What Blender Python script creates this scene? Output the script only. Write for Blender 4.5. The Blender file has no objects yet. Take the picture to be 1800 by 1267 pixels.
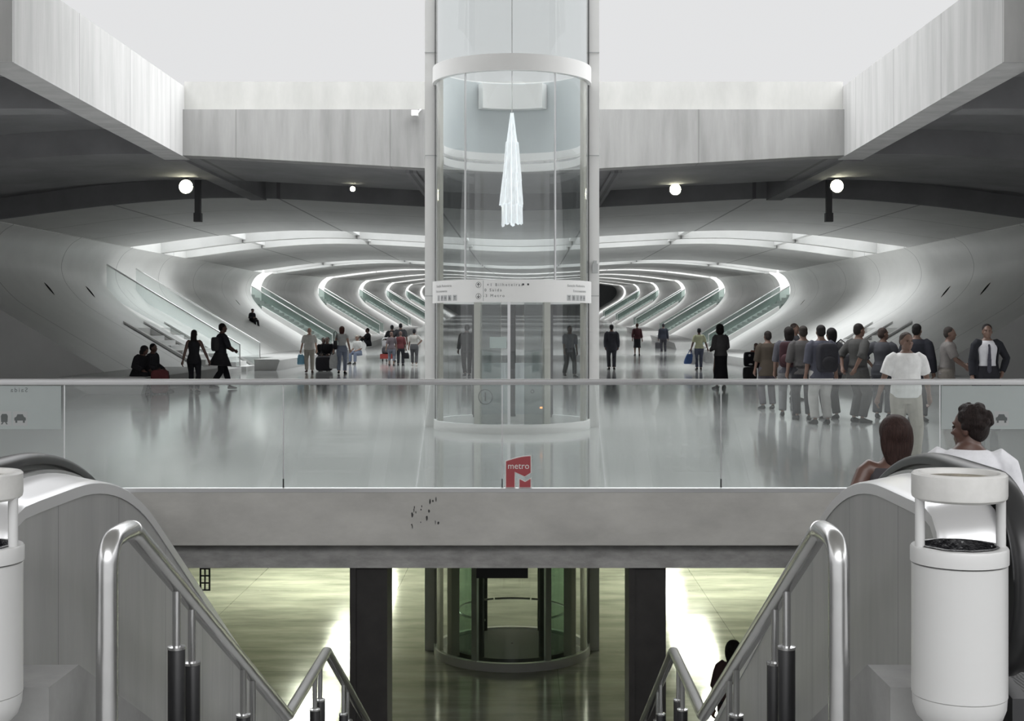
import bpy, bmesh, math, random
from mathutils import Vector, Matrix

random.seed(7)
SC = bpy.context.scene
COL = SC.collection
R = math.radians
F_PX, VX, VY, EYE = 2300.0, 922.0, 570.0, 1.65      # focal length in pixels, principal point, eye height
AX = -0.22                                          # the hall's axis

# ------------------------------------------------------------------ camera, sky, exposure
cam_d = bpy.data.cameras.new('camera')
cam = bpy.data.objects.new('camera', cam_d); COL.objects.link(cam)
cam.location = (0, 0, EYE); cam.rotation_euler = (R(90), 0, 0)
cam_d.sensor_width = 36; cam_d.lens = 36 * F_PX / 1800
cam_d.shift_x = (900 - VX) / 1800; cam_d.shift_y = (VY - 633.5) / 1800
cam_d.clip_start = 0.1; cam_d.clip_end = 800
SC.camera = cam

SC.view_settings.view_transform = 'Standard'
SC.view_settings.look = 'None'
SC.view_settings.gamma = 1
SC.view_settings.use_curve_mapping = False
SC.view_settings.exposure = 0.0
SC.cycles.use_denoising = True
SC.cycles.max_bounces = 10
SC.cycles.diffuse_bounces = 5
SC.cycles.transparent_max_bounces = 24
SC.cycles.sample_clamp_indirect = 6.0

SKY_HORIZON, SKY_ZENITH, SKY_SIDE = 0.78, 6.6, -0.38
w = bpy.data.worlds.new('overcast sky'); SC.world = w; w.use_nodes = True
SHADE_ROOF_Y, SHADE_ROOF_Z = 19.0, 10.0
nt = w.node_tree; nt.nodes.clear()
tc = nt.nodes.new('ShaderNodeTexCoord'); sx = nt.nodes.new('ShaderNodeSeparateXYZ')
mr = nt.nodes.new('ShaderNodeMapRange'); mr.interpolation_type = 'SMOOTHSTEP'
mr.inputs[1].default_value = 0.27; mr.inputs[2].default_value = 0.62
mr.inputs[3].default_value = SKY_HORIZON; mr.inputs[4].default_value = SKY_ZENITH
bg = nt.nodes.new('ShaderNodeBackground'); bg.inputs[0].default_value = (0.985, 0.99, 1.0, 1)
wo = nt.nodes.new('ShaderNodeOutputWorld')
nt.links.new(tc.outputs['Generated'], sx.inputs[0]); nt.links.new(sx.outputs[2], mr.inputs[0])
# the cloud is brighter on one side (hidden sun), only well above the horizon
sd = nt.nodes.new('ShaderNodeMath'); sd.operation = 'MULTIPLY_ADD'; sd.inputs[1].default_value = -SKY_SIDE; sd.inputs[2].default_value = 1.0
up = nt.nodes.new('ShaderNodeMapRange'); up.inputs[1].default_value = 0.27; up.inputs[2].default_value = 0.45
mxs = nt.nodes.new('ShaderNodeMix'); mxs.inputs[2].default_value = 1.0
ml = nt.nodes.new('ShaderNodeMath'); ml.operation = 'MULTIPLY'
nt.links.new(sx.outputs[0], sd.inputs[0]); nt.links.new(sx.outputs[2], up.inputs[0])
nt.links.new(up.outputs[0], mxs.inputs[0]); nt.links.new(sd.outputs[0], mxs.inputs[3])
nt.links.new(mr.outputs[0], ml.inputs[0]); nt.links.new(mxs.outputs[0], ml.inputs[1])
nt.links.new(ml.outputs[0], bg.inputs[1]); nt.links.new(bg.outputs[0], wo.inputs[0])

# ------------------------------------------------------------------ materials
def rgb(c):
    if isinstance(c, (int, float)): c = (c, c, c)
    return (c[0], c[1], c[2], 1)

class NT:
    def __init__(s, m): s.t = m.node_tree; s.n = s.t.nodes; s.l = s.t.links
    def add(s, typ, **kw):
        n = s.n.new(typ)
        for k, v in kw.items(): setattr(n, k, v)
        return n
    def link(s, a, b): s.l.new(a, b)
    def math(s, op, a, b=None, clamp=False):
        n = s.n.new('ShaderNodeMath'); n.operation = op; n.use_clamp = clamp
        for i, x in enumerate((a, b)):
            if x is None: continue
            if isinstance(x, (int, float)): n.inputs[i].default_value = x
            else: s.l.new(x, n.inputs[i])
        return n.outputs[0]

def mat(name, col, rough=0.6, metal=0.0, var=0.0, scale=(1, 1, 1), nscale=3.0, spec=0.5, bump=0.0,
        joints=None, joint_dark=0.45, emit=None, strength=0.0, coat=0.0, rough_var=0.0):
    """principled material; var = how far noise moves the colour; joints = list of (axis, period, offset, width)"""
    m = bpy.data.materials.new(name); m.use_nodes = True
    t = NT(m); b = t.n['Principled BSDF']
    b.inputs['Roughness'].default_value = rough; b.inputs['Metallic'].default_value = metal
    b.inputs['Specular IOR Level'].default_value = spec
    if coat: b.inputs['Coat Weight'].default_value = coat; b.inputs['Coat Roughness'].default_value = 0.08
    b.inputs['Base Color'].default_value = rgb(col)
    if emit is not None:
        b.inputs['Emission Color'].default_value = rgb(emit); b.inputs['Emission Strength'].default_value = strength
    if var or bump or joints or rough_var:
        g = t.add('ShaderNodeNewGeometry')
        mp = t.add('ShaderNodeMapping'); mp.inputs['Scale'].default_value = scale
        t.link(g.outputs['Position'], mp.inputs['Vector'])
        n1 = t.add('ShaderNodeTexNoise'); n1.inputs['Scale'].default_value = nscale; n1.inputs['Detail'].default_value = 5
        n1.inputs['Roughness'].default_value = 0.62
        t.link(mp.outputs[0], n1.inputs['Vector'])
        cr = t.add('ShaderNodeMapRange'); cr.inputs[1].default_value = 0.25; cr.inputs[2].default_value = 0.75
        cr.inputs[3].default_value = 1 - var; cr.inputs[4].default_value = 1 + var
        t.link(n1.outputs[0], cr.inputs[0])
        fac = cr.outputs[0]
        if joints:
            sp = t.add('ShaderNodeSeparateXYZ'); t.link(g.outputs['Position'], sp.inputs[0])
            for ax, period, off, wid in joints:
                x = sp.outputs['XYZ'.index(ax)]
                a = t.math('SUBTRACT', x, off)
                if period: 
                    a = t.math('ABSOLUTE', t.math('SUBTRACT', t.math('FRACT', t.math('ADD', t.math('DIVIDE', a, period), 0.5)), 0.5))
                    a = t.math('MULTIPLY', a, period)
                else: a = t.math('ABSOLUTE', a)
                d = t.math('LESS_THAN', a, wid / 2)
                fac = t.math('MULTIPLY', fac, t.math('SUBTRACT', 1.0, t.math('MULTIPLY', d, joint_dark)))
        mx = t.add('ShaderNodeVectorMath', operation='SCALE'); mx.inputs[0].default_value = rgb(col)[:3]
        t.link(fac, mx.inputs['Scale']); t.link(mx.outputs[0], b.inputs['Base Color'])
        if rough_var:
            rr = t.add('ShaderNodeMapRange'); rr.inputs[3].default_value = max(0.02, rough - rough_var); rr.inputs[4].default_value = rough + rough_var
            t.link(n1.outputs[0], rr.inputs[0]); t.link(rr.outputs[0], b.inputs['Roughness'])
        if bump:
            bp = t.add('ShaderNodeBump'); bp.inputs['Strength'].default_value = bump; bp.inputs['Distance'].default_value = 0.02
            t.link(n1.outputs[0], bp.inputs['Height']); t.link(bp.outputs[0], b.inputs['Normal'])
    return m

def glass(name, tint, refl=1.0, rough=0.0, haze=0.0, haze_col=(0.7, 0.75, 0.73)):
    """thin architectural glass: see-through tint, mirror reflection by angle, a little milky haze"""
    m = bpy.data.materials.new(name); m.use_nodes = True
    t = NT(m); t.n.remove(t.n['Principled BSDF']); out = t.n['Material Output']
    tr = t.add('ShaderNodeBsdfTransparent'); tr.inputs[0].default_value = rgb(tint)
    gl = t.add('ShaderNodeBsdfGlossy'); gl.inputs['Roughness'].default_value = rough; gl.inputs[0].default_value = (1, 1, 1, 1)
    fr = t.add('ShaderNodeFresnel'); gm = t.add('ShaderNodeNewGeometry')
    t.link(t.math('ADD', 1.5, t.math('MULTIPLY', gm.outputs['Backfacing'], 1 / 1.5 - 1.5)), fr.inputs[0])
    fm = t.math('MULTIPLY', fr.outputs[0], refl, True)
    mx = t.add('ShaderNodeMixShader'); t.link(fm, mx.inputs[0])
    base = tr.outputs[0]
    if haze:
        df = t.add('ShaderNodeBsdfDiffuse'); df.inputs[0].default_value = rgb(haze_col)
        m2 = t.add('ShaderNodeMixShader'); m2.inputs[0].default_value = haze
        t.link(base, m2.inputs[1]); t.link(df.outputs[0], m2.inputs[2]); base = m2.outputs[0]
    t.link(base, mx.inputs[1]); t.link(gl.outputs[0], mx.inputs[2]); t.link(mx.outputs[0], out.inputs[0])
    return m

M = {}
M['hall_wall'] = mat('pale smooth concrete', (0.70, 0.70, 0.685), 0.42, var=0.07, nscale=0.6, joints=[('Y', 5.6, 42.3, 0.05)], joint_dark=0.5)
M['hall_ceiling'] = mat('vault concrete', (0.56, 0.56, 0.55), 0.7, var=0.08, scale=(1, 0.4, 1), nscale=0.8,
    joints=[('X', 0, AX - 6.4, 0.07), ('X', 0, AX + 6.4, 0.07), ('X', 0, AX - 10.9, 0.06), ('X', 0, AX + 10.9, 0.06), ('X', 0, AX - 2.1, 0.06), ('X', 0, AX + 2.1, 0.06), ('Y', 4.3, 39.0, 0.05)], joint_dark=0.55)
M['dark_ceiling'] = mat('dark ceiling concrete', (0.17, 0.17, 0.175), 0.85, var=0.2, nscale=0.8,
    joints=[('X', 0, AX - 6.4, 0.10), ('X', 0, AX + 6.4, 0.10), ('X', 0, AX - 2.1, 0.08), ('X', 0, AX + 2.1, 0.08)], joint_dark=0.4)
M['well'] = mat('shuttered concrete', (0.25, 0.25, 0.245), 0.8, var=0.22, scale=(2.2, 2.2, 0.25), nscale=1.6, joints=[('X', 3.1, 0.4, 0.03)], joint_dark=0.25)
M['well_side'] = mat('weathered concrete', (0.42, 0.42, 0.415), 0.8, var=0.18, scale=(1, 2.0, 0.2), nscale=1.6, joints=[('Y', 2.6, 17.6, 0.03)], joint_dark=0.3)
M['well_top'] = mat('pale coping concrete', (0.40, 0.40, 0.385), 0.8, var=0.12, scale=(1.5, 1, 0.5), nscale=1.6)
M['slab'] = mat('slab edge concrete', (0.50, 0.49, 0.465), 0.8, var=0.16, scale=(0.8, 1, 1.6), nscale=2.2, bump=0.1)
M['slab_low'] = mat('rough soffit concrete', (0.34, 0.335, 0.325), 0.85, var=0.35, scale=(1.2, 1, 3), nscale=3, bump=0.2)
M['floor'] = mat('polished stone floor', (0.46, 0.465, 0.46), 0.13, var=0.12, scale=(1, 0.3, 1), nscale=0.7, spec=0.9, coat=0.5, rough_var=0.05,
    joints=[('Y', 1.2, 0.35, 0.012), ('X', 2.4, 0.1, 0.012)], joint_dark=0.25)
M['near_floor'] = mat('grey stone paving', (0.30, 0.30, 0.295), 0.4, var=0.1, nscale=2.0, joints=[('Y', 0.6, 0, 0.01), ('X', 0.6, 0, 0.01)])
M['metro_floor'] = mat('worn polished metro floor', (0.34, 0.345, 0.30), 0.12, var=0.45, scale=(0.5, 1.6, 1), nscale=1.1, spec=0.7, rough_var=0.06,
    joints=[('Y', 1.5, 0.2, 0.015), ('X', 3.0, 0.5, 0.012)], joint_dark=0.4)
M['metro_wall'] = mat('metro wall tiles', (0.45, 0.46, 0.36), 0.5, var=0.08, nscale=1.0, joints=[('X', 1.2, 0, 0.01), ('Y', 1.2, 0, 0.01), ('Z', 0.6, 0, 0.01)])
M['metro_ceiling'] = mat('metro soffit', (0.35, 0.35, 0.3), 0.8, var=0.1)
M['column'] = mat('black column cladding', (0.022, 0.020, 0.019), 0.55, var=0.3, nscale=6)
M['white'] = mat('white enamel', (0.80, 0.80, 0.79), 0.3, var=0.02, nscale=2, spec=0.5)
M['bin_white'] = mat('white painted bin', (0.49, 0.49, 0.485), 0.3, var=0.02, nscale=2)
M['white_dirty'] = mat('white painted rim with ash stains', (0.52, 0.515, 0.50), 0.35, var=0.1, nscale=14)
M['ash'] = mat('ash and sand', (0.20, 0.18, 0.14), 0.95, var=0.7, nscale=30)
M['black_plastic'] = mat('black plastic', (0.012, 0.012, 0.013), 0.35, var=0.2, nscale=8)
M['liner'] = mat('black bin bag', (0.012, 0.012, 0.014), 0.25, var=0.2, nscale=20, bump=0.6)
M['rubber'] = mat('black rubber handrail', (0.02, 0.02, 0.021), 0.3)
M['newel'] = mat('dark newel cover', (0.025, 0.026, 0.025), 0.28)
M['steel'] = mat('brushed steel', (0.62, 0.62, 0.62), 0.27, 1.0, var=0.06, nscale=8)
M['steel_panel'] = mat('brushed steel cladding', (0.36, 0.36, 0.355), 0.5, 0.35, var=0.14, scale=(2, 3, 0.5), nscale=1.5, joints=[('Y', 0.78, 5.22, 0.006)], joint_dark=0.5)
M['trim'] = mat('satin pale trim', (0.68, 0.68, 0.69), 0.28, 0.6)
M['plinth'] = mat('grey stair stringer', (0.26, 0.26, 0.255), 0.6, var=0.2, nscale=4)
M['tread'] = mat('ribbed escalator tread', (0.22, 0.22, 0.22), 0.4, 0.8, joints=[('X', 0.02, 0, 0.009)], joint_dark=0.75)
M['step'] = mat('stone steps', (0.33, 0.33, 0.32), 0.5, var=0.1)
M['white_stair'] = mat('white concrete', (0.74, 0.74, 0.73), 0.6, var=0.04)
M['bench'] = mat('smooth bench concrete', (0.47, 0.47, 0.46), 0.45, var=0.06)
M['lift_beige'] = mat('beige powder coat', (0.50, 0.49, 0.44), 0.4)
M['lift_dark'] = mat('dark grey seal', (0.04, 0.04, 0.042), 0.5)
M['lift_panel'] = mat('frosted grey panel', (0.52, 0.56, 0.57), 0.35)
M['notice'] = mat('pale green notice', (0.50, 0.57, 0.55), 0.5)
M['ink'] = mat('dark grey lettering', (0.05, 0.05, 0.055), 0.6)
M['ink_soft'] = mat('weathered grey lettering', (0.11, 0.12, 0.12), 0.6)
M['icon'] = mat('grey pictogram plate', (0.45, 0.46, 0.46), 0.5)
M['sign'] = mat('pale sign film', (0.42, 0.46, 0.455), 0.5, var=0.03)
M['red'] = mat('metro red', (0.42, 0.075, 0.085), 0.5)
M['white_ink'] = mat('white lettering', (0.85, 0.84, 0.82), 0.5)
M['glass'] = glass('balustrade glass', (0.88, 0.90, 0.895), 0.9, haze=0.03)
M['stair_glass'] = glass('green tinted stair glass', (0.64, 0.70, 0.68), 1.2, haze=0.10, haze_col=(0.48, 0.54, 0.52))
M['lift_glass'] = glass('lift shaft glass', (0.945, 0.955, 0.955), 1.0, haze=0.01)
M['skylight'] = glass('dimming skylight glass', (0.80, 0.81, 0.81), 1.0)
M['door_glass'] = glass('grey door glass', (0.66, 0.68, 0.675), 1.0, haze=0.02)
M['cab_glass'] = glass('lift car glass', (0.80, 0.88, 0.83), 1.2)
M['lamp'] = mat('floodlight glow', (1, 1, 0.9), 0.5, emit=(1.0, 0.97, 0.72), strength=30)
M['tube_light'] = mat('metro ceiling lamp', (1, 1, 0.9), 0.5, emit=(0.96, 1.0, 0.78), strength=42)
M['indicator'] = mat('lit orange indicator', (1, 0.4, 0.1), 0.5, emit=(1.0, 0.35, 0.12), strength=6)
M['dark_metal'] = mat('dark metal housing', (0.03, 0.03, 0.032), 0.5)
M['slit'] = mat('black vent slit', (0.01, 0.01, 0.01), 0.9)
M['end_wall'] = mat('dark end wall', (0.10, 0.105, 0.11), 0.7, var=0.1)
M['skin_l'] = mat('light skin', (0.52, 0.33, 0.25), 0.5)
M['skin_m'] = mat('skin darkened for backlight', (0.15, 0.088, 0.065), 0.5)  # backlight shade on the waiting group is darkened into this tone
M['skin_d'] = mat('dark skin', (0.105, 0.055, 0.042), 0.38)
_cl = {}
def hair_mat(c):
    k = ('hair',) + tuple(round(x, 3) for x in c)
    if k not in _cl:
        _cl[k] = mat('hair', c, 0.5, var=0.55, scale=(9, 9, 1), nscale=14, spec=0.15, bump=0.7)
    return _cl[k]
def cloth(c, rough=0.85, var=0.10, nscale=8):
    k = (tuple(round(x, 3) for x in c), var, nscale)
    if k not in _cl: _cl[k] = mat('cloth', c, rough, var=var, nscale=nscale, spec=0.2)
    return _cl[k]

# ------------------------------------------------------------------ mesh helpers
class MB:
    def __init__(s): s.v = []; s.f = []
    def add(s, vs, fs):
        o = len(s.v); s.v += [tuple(x) for x in vs]; s.f += [tuple(i + o for i in f) for f in fs]
    def box(s, x0, x1, y0, y1, z0, z1):
        s.add([(x0, y0, z0), (x1, y0, z0), (x1, y1, z0), (x0, y1, z0), (x0, y0, z1), (x1, y0, z1), (x1, y1, z1), (x0, y1, z1)],
              [(0, 3, 2, 1), (4, 5, 6, 7), (0, 1, 5, 4), (1, 2, 6, 5), (2, 3, 7, 6), (3, 0, 4, 7)])
    def loft(s, rings, cap=True, loop=False):
        n = len(rings[0]); vs = [p for r in rings for p in r]; fs = []
        m = len(rings)
        for i in range(m if loop else m - 1):
            a, b = i * n, ((i + 1) % m) * n
            for j in range(n):
                k = (j + 1) % n
                fs.append((a + j, a + k, b + k, b + j))
        if cap and not loop:
            fs.append(tuple(range(n - 1, -1, -1))); fs.append(tuple((m - 1) * n + i for i in range(n)))
        s.add(vs, fs)
    def tube(s, path, r, n=12, cap=True, flat=None):
        P = [Vector(p) for p in path]
        rs = r if isinstance(r, (list, tuple)) else [r] * len(P)
        rings = []; prev = None
        for i, p in enumerate(P):
            d = (P[min(i + 1, len(P) - 1)] - P[max(i - 1, 0)]).normalized()
            if prev is None:
                up = Vector((0, 0, 1)) if abs(d.z) < 0.9 else Vector((1, 0, 0))
                u = up.cross(d).normalized()
            else:
                u = (prev - d * prev.dot(d)).normalized()
            prev = u; v = d.cross(u)
            fu, fv = flat or (1, 1)
            rings.append([p + u * (math.cos(2 * math.pi * k / n) * rs[i] * fu) + v * (math.sin(2 * math.pi * k / n) * rs[i] * fv) for k in range(n)])
        s.loft(rings, cap)
    def lathe(s, prof, c, n=48, cap=False):
        rings = [[(c[0] + r * math.cos(2 * math.pi * k / n), c[1] + r * math.sin(2 * math.pi * k / n), c[2] + z) for k in range(n)] for r, z in prof]
        s.loft(rings, cap)
    def prism(s, poly, axis, a0, a1):
        """poly in the two other axes (x,z for Y; y,z for X; x,y for Z), pushed along axis"""
        def P(p, a): return {'Y': (p[0], a, p[1]), 'X': (a, p[0], p[1]), 'Z': (p[0], p[1], a)}[axis]
        n = len(poly)
        s.add([P(p, a0) for p in poly] + [P(p, a1) for p in poly],
              [tuple(range(n)), tuple(range(2 * n - 1, n - 1, -1))] + [(i, i + n, (i + 1) % n + n, (i + 1) % n) for i in range(n)])
    def ell(s, c, rad, axes=None, n=16, m=10):
        c = Vector(c); ax = axes or (Vector((1, 0, 0)), Vector((0, 1, 0)), Vector((0, 0, 1)))
        rings = []
        for i in range(1, m):
            t = math.pi * i / m
            rings.append([c + ax[0] * (rad[0] * math.sin(t) * math.cos(2 * math.pi * k / n)) + ax[1] * (rad[1] * math.sin(t) * math.sin(2 * math.pi * k / n)) - ax[2] * (rad[2] * math.cos(t)) for k in range(n)])
        o = len(s.v); s.loft(rings, False)
        a = len(s.v); s.v.append(tuple(c - ax[2] * rad[2])); s.v.append(tuple(c + ax[2] * rad[2]))
        for k in range(n):
            s.f.append((o + (k + 1) % n, o + k, a)); q = o + (m - 2) * n
            s.f.append((q + k, q + (k + 1) % n, a + 1))
    def arc_wall(s, c, r0, r1, z0, z1, a0, a1, n=32):
        """part of a cylinder wall round c; angles from the camera side (-Y), positive to +X"""
        closed = abs(a1 - a0) >= 359.9
        rings = []
        for i in range(n if closed else n + 1):
            a = R(a0 + (a1 - a0) * i / n); sn, cs = math.sin(a), -math.cos(a)
            rings.append([(c[0] + r * sn, c[1] + r * cs, z) for r, z in ((r0, z0), (r1, z0), (r1, z1), (r0, z1))])
        s.loft(rings, True, closed)
    def map(s, fn): s.v = [tuple(fn(*p)) for p in s.v]
    def build(s, name, material, parent=None, sharp=35, remesh=None, smooth=0, loc=None):
        me = bpy.data.meshes.new(name)
        off = Vector(loc) if loc is not None else None
        vs = s.v
        if parent is not None and off is None:
            pl = parent.get('_o'); off = Vector(pl) if pl is not None else None
        if off is not None: vs = [(x - off.x, y - off.y, z - off.z) for x, y, z in vs]
        me.from_pydata(vs, [], s.f); me.validate(); me.update()
        bm = bmesh.new(); bm.from_mesh(me); bmesh.ops.recalc_face_normals(bm, faces=bm.faces); bm.to_mesh(me); bm.free()
        me.polygons.foreach_set('use_smooth', [True] * len(me.polygons))
        if not remesh: me.set_sharp_from_angle(angle=R(sharp))
        me.materials.append(material)
        o = bpy.data.objects.new(name, me); COL.objects.link(o)
        if parent is not None:
            o.parent = parent
            if off is not None and parent.type == 'MESH': o['_o'] = parent.get('_o')
            elif off is not None: o['_o'] = tuple(off)
        elif off is not None: o.location = off; o['_o'] = tuple(off)
        if remesh:
            md = o.modifiers.new('remesh', 'REMESH'); md.mode = 'VOXEL'; md.voxel_size = remesh; md.use_smooth_shade = True
            if smooth:
                sm = o.modifiers.new('smooth', 'SMOOTH'); sm.factor = 0.5; sm.iterations = smooth
        return o

def tag(o, label, cat, group=None):
    o['label'] = label; o['category'] = cat
    if group: o['group'] = group
    return o
def thing(name, label, cat, loc=(0, 0, 0), group=None):
    o = bpy.data.objects.new(name, None); COL.objects.link(o); o.location = loc; o['_o'] = tuple(loc)
    o.empty_display_size = 0.2
    return tag(o, label, cat, group)
def struct(o): o['kind'] = 'structure'; return o

def at(px, foot_y, z=0.0):
    """the point of the floor (height z) seen at that pixel"""
    Y = F_PX * (EYE - z) / (foot_y - VY)
    return Vector(((px - VX) * Y / F_PX, Y, z))
def atY(px, py, Y): return Vector(((px - VX) * Y / F_PX, Y, EYE - (py - VY) * Y / F_PX))

def lift(y): return 0.0235 * max(0.0, y - 70)
def lifted(mb): mb.map(lambda x, y, z: (x, y, z + lift(y))); return mb

_font_tmp = []
def text_geo(s, size, space=1.0):
    """flat outline letters, x to the right, y up, centred on the baseline's middle"""
    cu = bpy.data.curves.new('lettering', 'FONT'); cu.body = s; cu.size = size; cu.align_x = 'CENTER'; cu.space_character = space
    cu.resolution_u = 3
    ob = bpy.data.objects.new('lettering', cu); COL.objects.link(ob)
    dg = bpy.context.evaluated_depsgraph_get(); dg.update()
    me = bpy.data.meshes.new_from_object(ob.evaluated_get(dg))
    vs = [tuple(v.co) for v in me.vertices]; fs = [tuple(p.vertices) for p in me.polygons]
    bpy.data.objects.remove(ob); bpy.data.curves.remove(cu); bpy.data.meshes.remove(me)
    return vs, fs

# ------------------------------------------------------------------ the hall: walls, vault, skylights
def gull(u):
    u = abs(u); P = [(0, 4.69), (4.5, 4.94), (7, 5.08), (9, 5.06), (12.3, 4.74), (14.15, 4.42), (40, 3.0)]
    # smooth curve through the points
    for i in range(len(P) - 1):
        if u <= P[i + 1][0]:
            (x0, y0), (x1, y1) = P[i], P[i + 1]; return y0 + (y1 - y0) * (u - x0) / (x1 - x0)
def gull_s(u): return sum(gull(u + d) for d in (-1.2, -0.6, 0, 0.6, 1.2)) / 5

C_IN = [(10.2, 0.0), (12.0, 1.08), (13.55, 2.01), (14.0, 2.32), (14.35, 2.66), (14.62, 3.02), (14.74, 3.38), (14.72, 3.72), (14.58, 4.05), (14.38, 4.28), (14.12, 4.44)]
C_OUT = [(14.12, 5.4), (15.2, 5.2), (15.8, 4.4), (15.95, 3.4), (15.7, 2.4), (15.5, -0.05), (10.2, -0.05)]
def smooth_curve(P, k=4):
    out = []
    for i in range(len(P) - 1):
        p0, p1, p2, p3 = P[max(i - 1, 0)], P[i], P[i + 1], P[min(i + 2, len(P) - 1)]
        for j in range(k):
            t = j / k
            out.append(tuple(0.5 * ((2 * p1[a]) + (-p0[a] + p2[a]) * t + (2 * p0[a] - 5 * p1[a] + 4 * p2[a] - p3[a]) * t * t + (-p0[a] + 3 * p1[a] - 3 * p2[a] + p3[a]) * t ** 3) for a in (0, 1)))
    return out + [P[-1]]
C_SM = C_IN[:2] + smooth_curve(C_IN[2:], 4)
TRENCH = [(12.75, -0.03), (12.75, 1.53)] + C_SM[2:]

SLOTS = [71.5 + 23.3 * k for k in range(6)]
SLOT_W = 2.8
def wall_segs():
    out = [(34.5, 43.4, 0), (43.4, 45.4, 1), (45.4, 46.2, 0), (46.2, 48.0, 1), (48.0, 71.5, 0)]
    for a, b in zip(SLOTS, SLOTS[1:] + [206]): out.append((a + SLOT_W, b, 0))
    return out
for side, nm in ((-1, 'wall_left'), (1, 'wall_right')):
    mb = MB()
    for y0, y1, tr in wall_segs():
        poly = [(AX + side * u, z) for u, z in (TRENCH + C_OUT[:-1] if tr else C_SM + C_OUT)]
        mb.prism(poly, 'Y', y0, y1)
    struct(lifted(mb).build(nm, M['hall_wall']))

US = [-14.15 + 28.3 * i / 48 for i in range(49)]
def vault(mb, y0, y1, up=0.0, top=5.9, u0=-14.15, u1=14.15):
    us = [u for u in US if u0 < u < u1]; us = [u0] + us + [u1]
    mb.prism([(AX + u, gull_s(u) + up) for u in us] + [(AX + u1, top), (AX + u0, top)], 'Y', y0, y1)
mb = MB()
for y0, y1 in ((35.4, 47.6), (51.6, 52.1), (55.4, 69.2), (72.2, 72.6), (75.8, 94.4), (98.1, 117.7), (121.4, 141.0), (144.7, 164.3), (168.0, 187.6), (191.4, 206)):
    vault(mb, y0, y1)
struct(lifted(mb).build('ceiling', M['hall_ceiling']))
# the short cross ribs that divide the skylight slots
mb = MB()
for y0, y1 in ((47.6, 55.4), (69.2, 75.8)):
    for u in (-10.9, -6.4, -2.1, 2.1, 6.4, 10.9):
        mb.box(AX + u - 0.12, AX + u + 0.12, y0 - 0.05, y1 + 0.05, gull_s(u) + 0.12, 5.8)
struct(lifted(mb).build('trim_1', M['white_stair']))

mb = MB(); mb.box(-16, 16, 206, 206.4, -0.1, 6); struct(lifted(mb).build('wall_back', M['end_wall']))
mb = MB()
for y0, y1 in ((12.85, 70), (70, 207)):
    mb.add([(-16.5, y0, 0), (16.5, y0, 0), (16.5, y1, 0), (-16.5, y1, 0)], [(0, 1, 2, 3)])
struct(lifted(mb).build('floor', M['floor']))
# tinted glazing added over the two widest skylights to cut their glow
for i, (y0, y1) in enumerate(((47.5, 55.5), (69.1, 75.9))):
    mb = MB(); mb.box(-14.6, 14.2, y0, y1, 5.92, 5.94); struct(lifted(mb).build('dimming_pane_%d' % (i + 1), M['skylight']))
# darker ceiling bays round the light well
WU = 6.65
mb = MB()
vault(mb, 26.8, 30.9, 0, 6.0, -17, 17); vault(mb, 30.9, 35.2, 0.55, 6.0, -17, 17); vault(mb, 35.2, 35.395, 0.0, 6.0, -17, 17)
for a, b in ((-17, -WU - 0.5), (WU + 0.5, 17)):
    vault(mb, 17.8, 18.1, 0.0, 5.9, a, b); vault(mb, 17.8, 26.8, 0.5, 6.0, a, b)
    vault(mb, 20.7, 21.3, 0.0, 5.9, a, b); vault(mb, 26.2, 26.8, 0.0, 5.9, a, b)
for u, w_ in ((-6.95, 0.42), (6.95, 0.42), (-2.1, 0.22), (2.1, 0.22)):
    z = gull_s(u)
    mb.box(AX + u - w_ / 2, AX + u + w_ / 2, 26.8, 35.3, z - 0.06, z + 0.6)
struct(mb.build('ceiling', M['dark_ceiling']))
mb = MB()
for s in (-1, 1):
    xs = sorted((AX + s * 16.5, AX + s * 17)); mb.box(xs[0], xs[1], 17.6, 35.4, 0, 6)
    xs = sorted((AX + s * 15.9, AX + s * 16.6)); mb.box(xs[0], xs[1], 35.3, 35.8, 0, 6)
struct(mb.build('wall_front', M['slab_low']))
# light well
mb = MB()
us = [-WU + 2 * WU * i / 30 for i in range(31)]
mb.prism([(AX + u, gull_s(u)) for u in us] + [(AX + WU, 5.97), (AX - WU, 5.97)], 'Y', 26.3, 26.8)
struct(mb.build('wall_well_back', M['well']))
mb = MB(); mb.box(AX - WU, AX + WU, 26.42, 26.8, 5.97, 6.55)
struct(mb.build('trim_2', M['well_top']))
mb = MB()
for s in (-1, 1):
    x = sorted((AX + s * WU, AX + s * (WU + 0.5)))
    mb.prism([(17.55, 5.17), (26.84, 5.02), (26.84, 6.45), (17.55, 6.45)], 'X', x[0], x[1])
struct(mb.build('wall_well_side', M['well_side']))
mb = MB()
for s in (-1, 1):
    x = sorted((AX + s * (WU + 0.5), AX + s * 17)); mb.box(x[0], x[1], 17.5, 17.8, gull_s(WU) - 0.02, 6.45)
struct(mb.build('wall_fascia', M['well']))

# unseen roof over the landing, added and sized to hold back sky light
mb = MB(); mb.box(-18, 18, -4.5, SHADE_ROOF_Y, SHADE_ROOF_Z, SHADE_ROOF_Z + 0.6); struct(mb.build('unseen_shade_roof', M['slab']))
# bridge slab edge and near floors
mb = MB(); mb.box(-16.5, 16.5, 12.85, 13.25, -0.52, -0.002); struct(mb.build('trim_3', M['slab']))
mb = MB(); mb.box(-16.5, 16.5, 13.0, 13.5, -0.77, -0.521); struct(mb.build('trim_4', M['slab_low']))
mb = MB(); mb.box(-16.5, 16.5, 13.5, 60, -0.75, -0.55); struct(mb.build('ceiling_metro', M['metro_ceiling']))
mb = MB(); mb.box(-16.5, 16.5, -9, 4.9, -0.5, 0)
mb.box(-16.5, -3.9, 4.9, 12.85, -0.5, 0); mb.box(3.6, 16.5, 4.9, 12.85, -0.5, 0)
struct(mb.build('floor_landing', M['near_floor']))
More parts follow.
